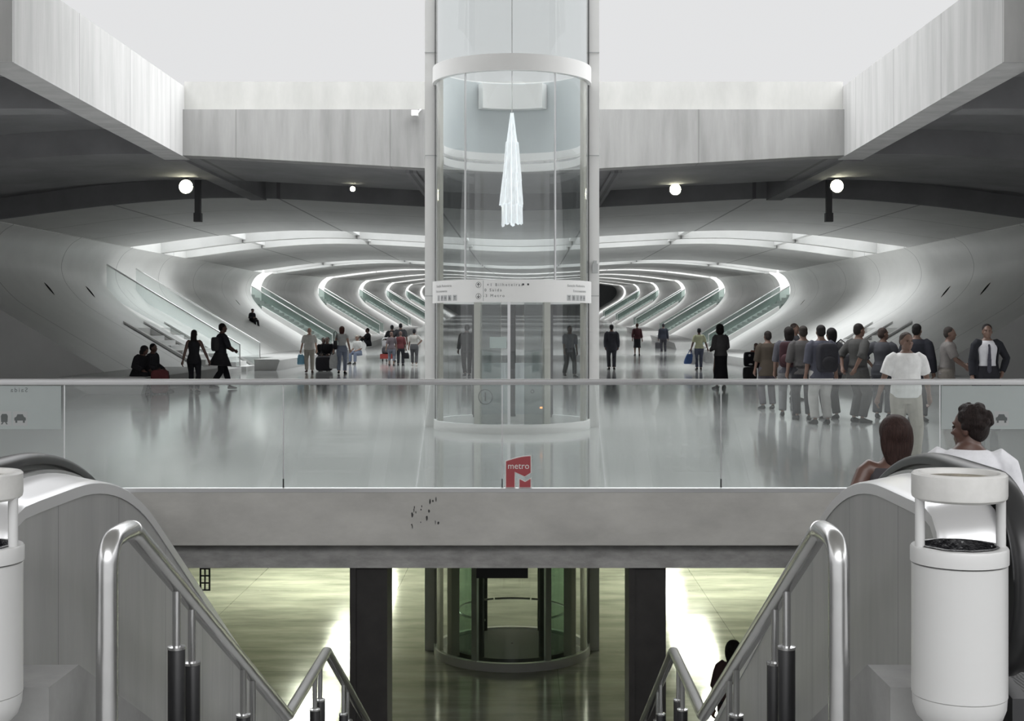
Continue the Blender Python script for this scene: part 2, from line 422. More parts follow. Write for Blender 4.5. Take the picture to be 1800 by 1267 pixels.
# metro level
mb = MB(); mb.box(-16.5, 16.5, 4.0, 60, -3.7, -3.58); struct(mb.build('floor_metro', M['metro_floor']))
mb = MB(); mb.box(-16.5, 16.5, 60, 60.3, -3.58, -0.55); mb.box(-16.8, -16.5, 4, 60, -3.58, -0.5); mb.box(16.5, 16.8, 4, 60, -3.58, -0.5)
mb.box(-16.5, 16.5, 3.7, 4.0, -3.58, -0.5)
struct(mb.build('wall_metro', M['metro_wall']))
for i, X in enumerate((-1.55, 1.23)):
    mb = MB(); mb.box(X - 0.18, X + 0.18, 13.05, 13.55, -3.58, -0.75)
    mb.box(X - 0.19, X - 0.13, 13.03, 13.57, -3.58, -0.76)
    tag(struct(mb.build('column', M['column'])), 'black square column under the slab edge, ' + ('nearer the empty escalator' if i == 0 else 'nearer the escalator two people ride'), 'column')
g = 'strip lamps under the metro ceiling'
for X in (-4.35, 4.2):
    for Y in (26.5, 32.5, 39):
        t = thing('ceiling_light', 'greenish strip lamp in the metro ceiling, mirrored in its floor', 'light', (X, Y, -0.75), g)
        mb = MB(); mb.box(X - 0.5, X + 0.5, Y - 1.5, Y + 1.5, -0.80, -0.751); mb.build('housing', M['white'], t)
        mb = MB(); mb.box(X - 0.42, X + 0.42, Y - 1.4, Y + 1.4, -0.82, -0.801); mb.build('diffuser', M['tube_light'], t)

# ------------------------------------------------------------------ stairs, rails and escalators in front
NOSE = 0.516
mb = MB()
pts = []
def flight(y0, z0, n, dy, dz):
    for i in range(n):
        pts.append((y0 + i * dy, z0 - i * dz)); pts.append((y0 + i * dy, z0 - (i + 1) * dz))
flight(4.9, 0, 10, 0.347, 0.179); flight(9.95, -1.79, 10, 0.300, 0.179)
poly = [(4.9, 0.0)] + pts[1:] + [(12.95, -3.58), (12.2, -3.58), (9.9, -2.2), (8.3, -2.2), (4.9, -0.5)]
mb.prism(poly, 'X', -1.62, 1.24)
tag(mb.build('staircase', M['step']), 'stone staircase going down between the two escalators to the metro level', 'stairs')

for sgn, xi, xo, lab in ((-1, -1.848, -1.625, 'empty escalator'), (1, 1.478, 1.25, 'ridden escalator')):
    mb = MB(); a, b = sorted((xi, xo))
    mb.prism([(4.47, 0), (4.47, 0.41), (4.77, 0.41), (8.3, 0.41 - NOSE * 3.53), (9.95, 0.41 - NOSE * 3.53), (13.0, 0.41 - NOSE * 6.58),
              (13.0, -3.58), (12.0, -3.58), (9.9, -2.4), (8.3, -2.4), (4.9, -0.5), (4.9, 0)], 'X', a, b)
    tag(mb.build('stair_parapet', M['plinth']), 'low grey parapet with flat head block beside the ' + lab, 'parapet')

def rail(X, lab):
    t = thing('stair_handrail', lab, 'handrail', (X, 4.7, 0))
    zr = lambda y: (0.87 if y < 4.99 else 0.87 - NOSE * (y - 4.99) if y < 8.28 else 0.87 - NOSE * 3.29 if y < 9.93 else 0.87 - NOSE * (3.29 + y - 9.93))
    path = [(X, 4.70, 0.0), (X, 4.70, 0.72)]
    for i in range(1, 8):
        a = R(90) * i / 8; path.append((X, 4.80 - 0.10 * math.cos(a), 0.77 + 0.10 * math.sin(a)))
    path += [(X, 4.84, 0.872), (X, 4.96, 0.87), (X, 4.985, 0.865), (X, 5.01, 0.855)]
    mb = MB(); mb.tube(path, 0.038, 20); mb.build('post', M['steel'], t)
    mb = MB(); path = [(X, 5.0, zr(5.0)), (X, 8.26, zr(8.26)), (X, 8.31, zr(8.31)), (X, 9.90, zr(9.9)), (X, 9.96, zr(9.96)), (X, 12.9, zr(12.9))]
    mb.tube(path, 0.038, 20); mb.build('rail', M['steel'], t)
    floor_z = lambda y: (-0.179 * (int((y - 4.9) / 0.347) + 1) if y < 8.37 else -1.79 if y < 9.95 else -1.79 - 0.179 * (int((y - 9.95) / 0.300) + 1))
    for y in (5.64, 5.90, 6.98, 7.22, 9.36, 9.60, 10.85, 11.1, 12.2):
        zt = zr(y)
        mb = MB(); mb.lathe([(0.0, floor_z(y)), (0.037, floor_z(y)), (0.037, zt - 0.285), (0.03, zt - 0.275), (0.0, zt - 0.275)], (X, y, 0), 20)
        b = mb.build('baluster', M['black_plastic'], t)
        mb = MB(); mb.tube([(X, y, zt - 0.28), (X, y, zt - 0.01)], 0.0175, 14); p = mb.build('pin', M['steel'], b)
        mb = MB(); mb.lathe([(0.036, zt - 0.283), (0.0385, zt - 0.283), (0.0385, zt - 0.272), (0.018, zt - 0.268)], (X, y, 0), 20); mb.build('collar', M['steel'], b)
rail(-1.5, 'tubular steel stair handrail with bent post, beside the empty escalator')
rail(1.13, 'tubular steel stair handrail with bent post, beside the escalator two people ride')

def deck_path():
    P = [(4.685, 0.74), (4.69, 0.82), (4.715, 0.90), (4.77, 0.95), (4.86, 0.972)]
    P += [(5.0, 0.975), (5.2, 0.975), (5.4, 0.975)]
    r = 2.35; y0 = 5.42
    for i in range(1, 13):
        a = R(30) * i / 12; P.append((y0 + r * math.sin(a), 0.975 - r * (1 - math.cos(a))))
    y, z = P[-1]
    k = math.tan(R(30)); yl = y + (z + 2.55) / k
    P += [(yl - 0.5, z - (yl - 0.5 - y) * k), (yl, -2.58), (yl + 0.5, -2.62), (yl + 1.4, -2.62)]
    return P
DP = deck_path()
def escalator(xi, sg, lab):
    t = thing('escalator', lab, 'escalator', (xi + sg * 0.8, 4.9, 0))
    def X(d): return xi + sg * d
    for d0, m in ((0.0, 1), (1.66, -1)):
        q = lambda d: X(d0 + m * d)
        a, b = sorted((q(0.0), q(0.04)))
        low = [(max(y, 4.75), max(z - 2.3 if y > 6 else -0.45, -3.58)) for y, z in DP][::-1]
        mb = MB(); mb.prism([(y, z - 0.045) for y, z in DP] + [(DP[-1][0], -3.58)] + [p for p in low if p[1] > -3.57][0:] + [(4.75, -0.45), (4.70, 0.0)], 'X', a, b)
        mb.build('side_panel', M['steel_panel'], t)
        # pale trim and sloping deck cover
        mb = MB(); rings = []
        for i, (y, z) in enumerate(DP):
            p0, p1 = DP[max(i - 1, 0)], DP[min(i + 1, len(DP) - 1)]
            dy, dz = p1[0] - p0[0], p1[1] - p0[1]; L = math.hypot(dy, dz); ny, nz = -dz / L, dy / L
            pr = [(-0.006, -0.045), (-0.006, 0.0), (0.004, 0.008), (0.03, 0.012), (0.12, 0.03), (0.19, 0.045), (0.22, 0.03), (0.22, -0.03)]
            rings.append([(q(d), y + ny * h, z + nz * h) for d, h in pr])
        mb.loft(rings); mb.build('deck', M['trim'], t, sharp=50)
        # upper balustrade body and moving handrail loop
        H = []
        c = (4.93, 0.72); rr = 0.36
        for i in range(0, 25):
            a_ = R(270 - 180 * i / 24); H.append((c[0] + rr * math.cos(a_), c[1] + rr * math.sin(a_)))
        top = [(y, z + 0.105) for y, z in DP if y > 5.1]
        HP = H + top
        mb = MB(); rings = []
        for i, (y, z) in enumerate(HP):
            p0, p1 = HP[max(i - 1, 0)], HP[min(i + 1, len(HP) - 1)]
            dy, dz = p1[0] - p0[0], p1[1] - p0[1]; L = math.hypot(dy, dz); ny, nz = -dz / L, dy / L
            prf = [(-0.045, -0.02), (-0.048, 0.005), (-0.035, 0.022), (0, 0.028), (0.035, 0.022), (0.048, 0.005), (0.045, -0.02), (0.02, -0.026), (-0.02, -0.026)]
            rings.append([(q(0.27 + d), y + ny * h, z + nz * h) for d, h in prf])
        mb.loft(rings); mb.build('handrail', M['rubber'], t, sharp=60)
        a, b = sorted((q(0.245), q(0.295)))
        mb = MB()
        mb.prism([(y + (0.02 if i < 25 else 0), z - 0.012) for i, (y, z) in enumerate(HP)] + [(y, z - 0.25) for y, z in top[::-1]] + [(5.1, 0.6), (5.1, 0.37)], 'X', a, b)
        mb.build('newel', M['newel'], t)
        a, b = sorted((q(0.19), q(0.245)))
        mb = MB(); mb.prism([(y, z + 0.06) for y, z in DP if y > 4.9] + [(y, z - 0.1) for y, z in DP if y > 4.9][::-1], 'X', a, b)
        mb.build('handrail_guide', M['steel'], t)
        a, b = sorted((q(0.27), q(0.33)))
        mb = MB(); mb.prism([(4.72, 0.0), (4.72, 0.3), (5.3, 0.4)] + [(y, max(z - 0.75, -3.4)) for y, z in top[1:]] + [(y, max(z - 1.3, -3.58)) for y, z in top[::-1]] + [(5.2, -0.2)], 'X', a, b)
        mb.build('skirt', M['dark_metal'], t)
    a, b = sorted((X(0.335), X(1.325)))
    mb = MB(); mb.box(a, b, 3.6, 5.5, 0.002, 0.012); mb.build('floor_plate', M['tread'], t)
    k = 0
    y, z = 5.5, -0.01
    while z > -3.4:
        mb = MB(); drop = min(0.03 + 0.05 * k, 0.2)
        mb.box(a, b, y, y + 0.40, z - 0.28, z)
        mb.build('step', M['tread'], t)
        y += 0.38; z -= min(drop, 0.219); k += 1
escalator(-1.86, -1, 'empty escalator with steel side going down beside the stairs')
escalator(1.49, 1, 'escalator going down with two people riding it')

def bin_(X, Y, lab):
    t = thing('litter_bin', lab, 'bin', (X, Y, 0))
    r = 0.150; zt = 1.17
    c = (X, Y, 0)
    mb = MB(); mb.lathe([(0.09, 0.0), (0.09, 0.03), (0.05, 0.05), (0.05, 0.36), (0.0, 0.36)], c, 32); mb.build('foot', M['steel'], t)
    z0 = 0.345
    mb = MB(); mb.lathe([(0.0, z0), (0.085, z0), (0.112, z0 + 0.012), (0.134, z0 + 0.035), (0.146, z0 + 0.068), (r - 0.002, z0 + 0.10), (r - 0.002, z0 + 0.104), (0.0, z0 + 0.104)], c, 48)
    mb.build('base', M['bin_white'], t)
    mb = MB(); mb.lathe([(r - 0.008, z0 + 0.100), (r, z0 + 0.108), (r, 0.873), (r - 0.005, 0.876), (r - 0.012, 0.876), (r - 0.012, z0 + 0.11)], c, 48); mb.build('body', M['bin_white'], t)
    mb = MB(); mb.lathe([(r + 0.004, 0.880), (r + 0.004, 0.925), (r, 0.931), (r - 0.030, 0.931), (r - 0.034, 0.927), (r - 0.034, 0.80), (r - 0.012, 0.80), (r - 0.012, 0.878), (r + 0.002, 0.878)], c, 48); mb.build('collar', M['bin_white'], t)
    mb = MB(); mb.lathe([(r - 0.026, 0.934), (r - 0.036, 0.936), (r - 0.040, 0.90), (r - 0.05, 0.62), (0.0, 0.60)], c, 48)
    mb.map(lambda x, y, z: (x + 0.004 * math.sin(z * 60 + y * 80), y + 0.004 * math.sin(x * 90 + z * 30), z)); mb.build('liner', M['liner'], t)
    for a in (185, -5):
        px, py = X + (r - 0.018) * math.cos(R(a)), Y + (r - 0.018) * math.sin(R(a))
        mb = MB(); mb.tube([(px, py, 0.925), (px, py, 1.09)], 0.0155, 20); mb.build('post', M['bin_white'], t)
    mb = MB(); mb.lathe([(0.0, 1.082), (r - 0.012, 1.082), (r - 0.002, 1.09), (r, 1.10), (r, zt - 0.006), (r - 0.006, zt), (r - 0.022, zt), (r - 0.027, zt - 0.006), (r - 0.030, zt - 0.022), (0, zt - 0.022)], c, 48)
    tray = mb.build('ashtray', M['white_dirty'], t)
    mb = MB(); mb.lathe([(0, zt - 0.014), (0.05, zt - 0.013), (0.10, zt - 0.016), (r - 0.029, zt - 0.018)], c, 48); mb.build('ash', M['ash'], tray)
bin_(1.412, 4.25, 'white round litter bin with ashtray in front of the escalator two people ride')
bin_(-1.788, 4.25, 'white round litter bin with ashtray in front of the empty escalator')

# ------------------------------------------------------------------ glass balustrade of the bridge
GY = 12.85
t = thing('glass_balustrade', 'long frameless glass balustrade with steel top rail on the slab edge', 'balustrade', (0, GY, 0))
JX = [-4.53 + 2.155 * k for k in range(-2, 8)]
for a, b in zip(JX, JX[1:]):
    mb = MB(); mb.box(a + 0.006, b - 0.006, GY + 0.03, GY + 0.044, 0.035, 1.06); mb.build('glass_panel', M['glass'], t)
mb = MB()
prof = [(-0.028, 1.055), (0.028, 1.055), (0.032, 1.065), (0.032, 1.10), (0.024, 1.112), (-0.024, 1.112), (-0.032, 1.10), (-0.032, 1.065)]
mb.prism([(GY + 0.037 + d, z) for d, z in prof], 'X', JX[0], JX[-1]); mb.build('top_rail', M['trim'], t, sharp=25)
mb = MB(); mb.prism([(GY + 0.005, 0.0), (GY + 0.07, 0.0), (GY + 0.07, 0.04), (GY + 0.05, 0.045), (GY + 0.05, 0.03), (GY + 0.024, 0.03), (GY + 0.024, 0.045), (GY + 0.005, 0.04)], 'X', JX[0], JX[-1]); mb.build('base_channel', M['trim'], t)
for x in JX[1:-1]:
    mb = MB(); mb.box(x - 0.006, x + 0.006, GY + 0.026, GY + 0.048, 0.045, 0.13); mb.build('joint_clip', M['lift_dark'], t)
    mb = MB(); mb.box(x - 0.005, x + 0.005, GY + 0.030, GY + 0.044, 0.13, 1.055); mb.build('joint_seal', M['trim'], t)
# red metro emblem stuck on the glass
LY = GY + 0.026
def lg(X, Yp, y=LY):
    p = atY(860 + X / 15.84, 790 + Yp / 15.84, LY); return (p.x, y, p.z)
top = [(470 + 680 * i / 10, 330 - 145 * math.sin(R(90) * i / 10) ** 1.0) for i in range(11)]
p1 = top + [(1150, 640), (990, 745), (705, 615), (705, 1045), (470, 1045)]
p2 = [(845, 825), (1000, 905), (1150, 815), (1150, 1045), (845, 1045)]
def flat(polys, y0, y1):
    mb = MB()
    for p in polys:
        n = len(p); a = [lg(q[0], q[1], y0) for q in p] + [lg(q[0], q[1], y1) for q in p]
        mb.add(a, [tuple(range(n)), tuple(range(2 * n - 1, n - 1, -1))] + [(i, i + n, (i + 1) % n + n, (i + 1) % n) for i in range(n)])
    return mb
em = flat([p1, p2], LY - 0.004, LY + 0.001).build('emblem', M['red'], t)
b1 = [(x - 24 if x < 600 else x + 24 if x > 1100 else x, y - 26) for x, y in top] + [(1174, 655), (990, 762), (725, 640), (725, 1070), (446, 1070)]
b2 = [(820, 790), (1000, 880), (1174, 780), (1174, 1070), (820, 1070)]
flat([b1, b2], LY + 0.0012, LY + 0.0035).build('emblem_edge', M['white_ink'], em)
vs, fs = text_geo('metro', 1.0)
x0, x1 = min(v[0] for v in vs), max(v[0] for v in vs)
k = (1110 - 525) / (x1 - x0)
mb = MB(); mb.add([lg(525 + (v[0] - x0) * k, 536 - v[1] * k * 1.05, LY - 0.006) for v in vs], fs); mb.build('lettering', M['white_ink'], em)

def icon_car(cx, cz, y, s, mirror=1):
    mb = MB()
    P = [(-0.36, -0.1), (-0.36, 0.08), (-0.24, 0.14), (-0.17, 0.3), (0.17, 0.3), (0.24, 0.14), (0.36, 0.08), (0.36, -0.1), (0.3, -0.1), (0.3, -0.24), (0.18, -0.24), (0.18, -0.1), (-0.18, -0.1), (-0.18, -0.24), (-0.3, -0.24), (-0.3, -0.1)]
    mb.prism([(cx + a * s, cz + b * s) for a, b in P], 'Y', y - 0.0015, y)
    return mb
def icon_tram(cx, cz, y, s):
    mb = MB()
    P = [(-0.2, -0.2), (-0.22, 0.2), (-0.14, 0.32), (0.14, 0.32), (0.22, 0.2), (0.2, -0.2), (0.12, -0.2), (0.22, -0.34), (0.12, -0.34), (0.05, -0.2), (-0.05, -0.2), (-0.12, -0.34), (-0.22, -0.34), (-0.12, -0.2)]
    mb.prism([(cx + a * s, cz + b * s) for a, b in P], 'Y', y - 0.0015, y)
    return mb
def glass_sign(x0, x1, word_x, icons, lab):
    t = thing('sign_panel', lab, 'sign', ((x0 + x1) / 2, GY, 0.84))
    mb = MB(); mb.box(x0, x1, GY + 0.018, GY + 0.0285, 0.62, 1.045); mb.build('panel', M['sign'], t)
    y = GY + 0.0175
    vs, fs = text_geo('Saída', 0.062, 1.35)
    mb = MB(); mb.add([(word_x - v[0], y, 0.985 + v[1]) for v in vs], fs); mb.build('lettering', M['ink_soft'], t)
    for i, (ix, kind) in enumerate(icons):
        mb = MB(); mb.box(ix - 0.07, ix + 0.07, y - 0.001, y + 0.0005, 0.655, 0.795)
        pl = mb.build('pictogram', M['icon'], t)
        (icon_car if kind == 'car' else icon_tram)(ix, 0.72, y - 0.0012, 0.155).build('symbol', M['ink_soft'], pl)
glass_sign(-6.7, -4.56, -4.97, [(-4.96, 'car'), (-5.115, 'tram'), (-5.27, 'car'), (-5.43, 'tram')], 'pale glass sign with reversed lettering, car and tram symbols, above the empty escalator')
glass_sign(4.10, 6.2, 5.55, [(4.69, 'car'), (5.15, 'tram'), (5.31, 'car')], 'pale sign on the glass behind the laughing man in white')

# ------------------------------------------------------------------ the glass lift
LC = (AX + 0.02, 20.9); LR = 1.225
ZB = -3.58
t = thing('glass_lift', 'round glass lift shaft with two white posts standing in the light well', 'lift', (LC[0], LC[1], 0))
def arc(name, m, r0, r1, z0, z1, a0, a1, n=40, par=None):
    mb = MB(); mb.arc_wall(LC, r0, r1, z0, z1, a0, a1, n); return mb.build(name, m, par or t)
for s in (-1, 1):
    X = LC[0] + s * 1.315
    mb = MB(); mb.box(X - 0.083, X + 0.083, 20.98, 21.22, ZB, 14.0); p = mb.build('post', M['white'], t)
    mb = MB()
    for z in (2.1, 4.35, 6.0): mb.box(X - 0.0845, X + 0.0845, 20.97, 21.23, z, z + 0.012)
    mb.build('joint', M['icon'], p)
    mb = MB(); xs = sorted((X - s * 0.083, X - s * 0.11)); mb.box(xs[0], xs[1], 20.9, 21.2, ZB, 12.0); mb.build('seal', M['lift_dark'], p)
for z0, z1 in ((0.14, 1.99), (2.32, 5.48), (5.72, 12.0)):
    for a0 in (-80, 100):
        arc('glass_shell', M['lift_glass'], LR - 0.012, LR, z0, z1, a0, a0 + 160, 48)
arc('glass_shell', M['lift_glass'], LR - 0.012, LR, ZB + 0.14, -0.56, -88, 88, 48)
arc('base_ring', M['white'], LR - 0.06, LR + 0.02, 0.0, 0.14, 0, 360, 72)
arc('base_ring', M['white'], LR - 0.06, LR + 0.02, ZB, ZB + 0.13, 0, 360, 72)
band = arc('sign_band', M['white'], LR + 0.004, LR + 0.04, 1.985, 2.325, -86, 86, 64)
arc('sign_band', M['white'], LR + 0.004, LR + 0.03, 1.985, 2.325, 94, 266, 48)
arc('top_ring', M['white'], LR - 0.05, LR + 0.04, 5.47, 5.72, 0, 360, 72)
arc('upper_ring', M['white'], LR - 0.13, LR - 0.02, 4.40, 4.52, 95, 265, 48)
arc('upper_ring', M['white'], LR - 0.13, LR - 0.02, 4.22, 4.34, 95, 265, 48)
arc('upper_panel', M['lift_panel'], LR - 0.06, LR - 0.03, 4.53, 5.7, 96, 264, 48)
arc('upper_box', M['white'], LR - 0.24, LR - 0.08, 5.25, 5.66, 150, 210, 24)
for a in (-72, 72):     # pale uprights by the posts
    arc('upright', M['lift_beige'], LR - 0.07, LR - 0.014, 0.14, 5.5, a - 4, a + 4, 4)
    arc('upright', M['lift_beige'], LR - 0.07, LR - 0.014, ZB + 0.1, -0.56, a - 4, a + 4, 4)
for a in (-35, 33):
    arc('glazing_bar', M['trim'], LR - 0.02, LR + 0.006, 2.325, 5.47, a - 0.45, a + 0.45, 1)
for a in (-25.5, 27):
    arc('door_frame', M['lift_beige'], LR - 0.09, LR - 0.014, 0.10, 1.99, a - 2.4, a + 2.4, 3)
for a in (-16.5, 18.5):
    arc('door_leaf', M['door_glass'], LR - 0.05, LR - 0.03, 0.1, 1.98, a - 9, a + 9, 8)
    mb = MB(); mb.arc_wall(LC, LR - 0.055, LR - 0.025, 0.1, 1.98, a - (9.6 if a < 0 else -7.2), a - (7.2 if a < 0 else -9.6), 3); mb.build('door_edge', M['lift_dark'], t)
arc('meeting_stile', M['trim'], LR - 0.04, LR + 0.004, 0.12, 1.99, -2.6, -0.6, 2)
# far side doors and car guides seen through the glass
for a0, a1 in ((150, 178), (182, 210)):
    arc('back_door', M['lift_panel'], LR - 0.1, LR - 0.06, 0.14, 1.0, a0, a1, 12)
for a in (148, 180, 212):
    arc('back_frame', M['lift_dark'], LR - 0.1, LR - 0.03, 0.1, 1.98, a - 2.5, a + 2.5, 3)
def on_lift(vs, zc, ang, r=LR + 0.0425):
    out = []
    for x, y in [(v[0], v[1]) for v in vs]:
        a = R(ang) + x / r; out.append((LC[0] + r * math.sin(a), LC[1] - r * math.cos(a), zc + y))
    return out
def lift_text(s, size, ang, z, m='ink_soft', space=1.5, par=band):
    vs, fs = text_geo(s, size, space); mb = MB(); mb.add(on_lift(vs, z, ang), fs); mb.build('lettering', M[m], par)
lift_text('+1 Bilheteiras', 0.062, -4.5, 2.225)
lift_text('0 Saída', 0.062, -12.5, 2.145)
lift_text('-3 Metro', 0.062, -12.0, 2.060)
lift_text('Estação Rodoviária', 0.052, -57, 2.225, space=1.15)
lift_text('Estacionamento', 0.052, -60, 2.145, space=1.15)
lift_text('Estação Rodoviária', 0.052, 53, 2.225, space=1.15)
lift_text('Estacionamento', 0.052, 57, 2.145, space=1.15)
mb = MB(); mb.arc_wall(LC, LR + 0.04, LR + 0.0415, 2.0, 2.31, -19.6, -19.2, 1); mb.build('divider', M['icon'], band)
def disc_ring(ro, ri, n=28):
    vs = [(ro * math.cos(2 * math.pi * k / n), ro * math.sin(2 * math.pi * k / n)) for k in range(n)] + [(ri * math.cos(2 * math.pi * k / n), ri * math.sin(2 * math.pi * k / n)) for k in range(n)]
    return vs, [(k, (k + 1) % n, n + (k + 1) % n, n + k) for k in range(n)]
for z, d in ((2.245, 1), (2.075, -1)):
    vs, fs = disc_ring(0.044, 0.039); mb = MB(); mb.add(on_lift(vs, z, -23), fs)
    arrow = [(-0.005, -0.03), (0.005, -0.03), (0.005, 0.012), (0.02, -0.003), (0.026, 0.004), (0, 0.031), (-0.026, 0.004), (-0.02, -0.003), (-0.005, 0.012)]
    mb.add(on_lift([(x, y * d) for x, y in arrow], z, -23), [tuple(range(9))]); mb.build('arrow', M['ink'], band)
def plate(ang, z, w_, m='icon', h=None):
    h = h or w_
    vs = [(-w_ / 2 + w_ * i / 3, -h / 2) for i in range(4)] + [(w_ / 2 - w_ * i / 3, h / 2) for i in range(4)]
    mb = MB(); mb.add(on_lift(vs, z, ang, LR + 0.042), [tuple(range(8))]); return mb.build('pictogram', M[m], band)
for ang, ch in ((-63.5, 'i'), (-58, 'P'), (-53.5, 'H'), (-48.5, '&'), (-43, 'T'), (44, 'T'), (48.8, 'B'), (53.4, 'i'), (58, 'P'), (62.5, 'H')):
    pl = plate(ang, 2.055, 0.088); vs, fs = text_geo(ch, 0.075)
    mb = MB(); mb.add(on_lift([(x, y - 0.026) for x, y, *_ in vs], 2.055, ang, LR + 0.0435), fs); mb.build('symbol', M['ink'], pl)
for ang in (8.2, 11.6):
    plate(ang, 2.25, 0.028, 'ink')
# info mark and lock on the glass below the rail
vs, fs = disc_ring(0.116, 0.105, 40); mb = MB(); mb.add(on_lift(vs, 0.555, -18.6, LR + 0.003), fs)
mb.add(on_lift([(-0.011, -0.06), (0.011, -0.06), (0.011, 0.07), (-0.011, 0.07)], 0.555, -18.6, LR + 0.003), [(0, 1, 2, 3)]); mb.build('info_mark', M['ink'], t)
vs, fs = disc_ring(0.028, 0.019); mb = MB(); mb.add(on_lift(vs, 0.64, 15, LR + 0.003), fs); mb.build('lock', M['ink'], t)
vs = [(-0.13 + 0.26 * i / 5, -0.085) for i in range(6)] + [(0.13 - 0.26 * i / 5, 0.085) for i in range(6)]
mb = MB(); mb.add(on_lift(vs, 1.375, -9.5, LR - 0.02), [tuple(range(12))]); mb.build('notice', M['notice'], t)
mb = MB(); mb.box(LC[0] + 1.285, LC[0] + 1.375, 20.90, 20.98, 2.47, 2.62); mb.box(LC[0] + 1.305, LC[0] + 1.355, 20.91, 20.98, 2.62, 2.67); mb.build('call_box', M['icon'], t)
mb = MB(); mb.arc_wall(LC, LR - 0.3, LR - 0.26, 0.36, 0.385, 28, 34, 2); mb.build('indicator', M['indicator'], t)
# the car waiting at the metro level
car = bpy.data.objects.new('car', None); COL.objects.link(car); car.parent = t; car['_o'] = t['_o']
arc('car_floor', M['lift_dark'], 0.02, 1.0, ZB + 0.06, ZB + 0.14, 0, 360, 48, car)
for a0, a1 in ((-150, -28), (28, 150)): arc('car_glass', M['cab_glass'], 0.96, 0.975, ZB + 0.14, -1.2, a0, a1, 32, car)
for z in (ZB + 0.68,):
    for a0, a1 in ((-158, -28), (28, 158), (160, 200)):
        mb = MB(); mb.tube([(LC[0] + 0.86 * math.sin(R(a0 + (a1 - a0) * i / 24)), LC[1] - 0.86 * math.cos(R(a0 + (a1 - a0) * i / 24)), z) for i in range(25)], 0.018, 10); mb.build('car_rail', M['steel'], car)
for a in (-28, 28):
    arc('car_post', M['dark_metal'], 0.95, 1.0, ZB + 0.1, -1.0, a - 2, a + 2, 2, car)
    arc('landing_frame', M['trim'], LR - 0.09, LR - 0.02, ZB + 0.1, -0.56, a - 2.2, a + 2.2, 2)
for a in (152, -152):
    arc('car_post', M['dark_metal'], 0.95, 1.0, ZB + 0.1, -1.0, a - 2, a + 2, 2, car)
for a in (-55, 55): arc('landing_post', M['lift_beige'], LR - 0.2, LR - 0.05, ZB + 0.1, -0.56, a - 3, a + 3, 3)
mb = MB(); mb.box(-0.55, 0.04, 14.95, 15.05, -1.25, -0.95); mb.box(-0.45, -0.42, 14.98, 15.02, -0.95, -0.75); mb.box(-0.08, -0.05, 14.98, 15.02, -0.95, -0.75)
tag(mb.build('display_board', M['lift_dark']), 'black display board hanging from the slab in front of the lower lift', 'display')
# ------------------------------------------------------------------ hall stairs, benches, lamps
SIDE = {-1: 'seated couple', 1: 'waiting group'}
ORD = ['first', 'second', 'third', 'fourth', 'fifth', 'sixth']
def glass_flank(t, side, Y, u0, u1, h=1.0, gl='stair_glass'):
    mb = MB(); zf = lambda u: 0.6 * (u - 10.2)
    P = [(AX + side * u0, max(zf(u0), 0) + 0.04), (AX + side * u1, zf(u1) + 0.06), (AX + side * u1, zf(u1) + h), (AX + side * u0, zf(u0) + h)]
    mb.prism(P, 'Y', Y, Y + 0.02); lifted(mb).build('glass_panel', M[gl], t)
    mb = MB(); mb.tube([(AX + side * (u0 - 0.02), Y + 0.01, zf(u0) + 0.05), (AX + side * (u0 - 0.02), Y + 0.01, zf(u0) + h), (AX + side * u1, Y + 0.01, zf(u1) + h + 0.01)], 0.03, 8)
    lifted(mb).build('handrail', M['steel'], t)
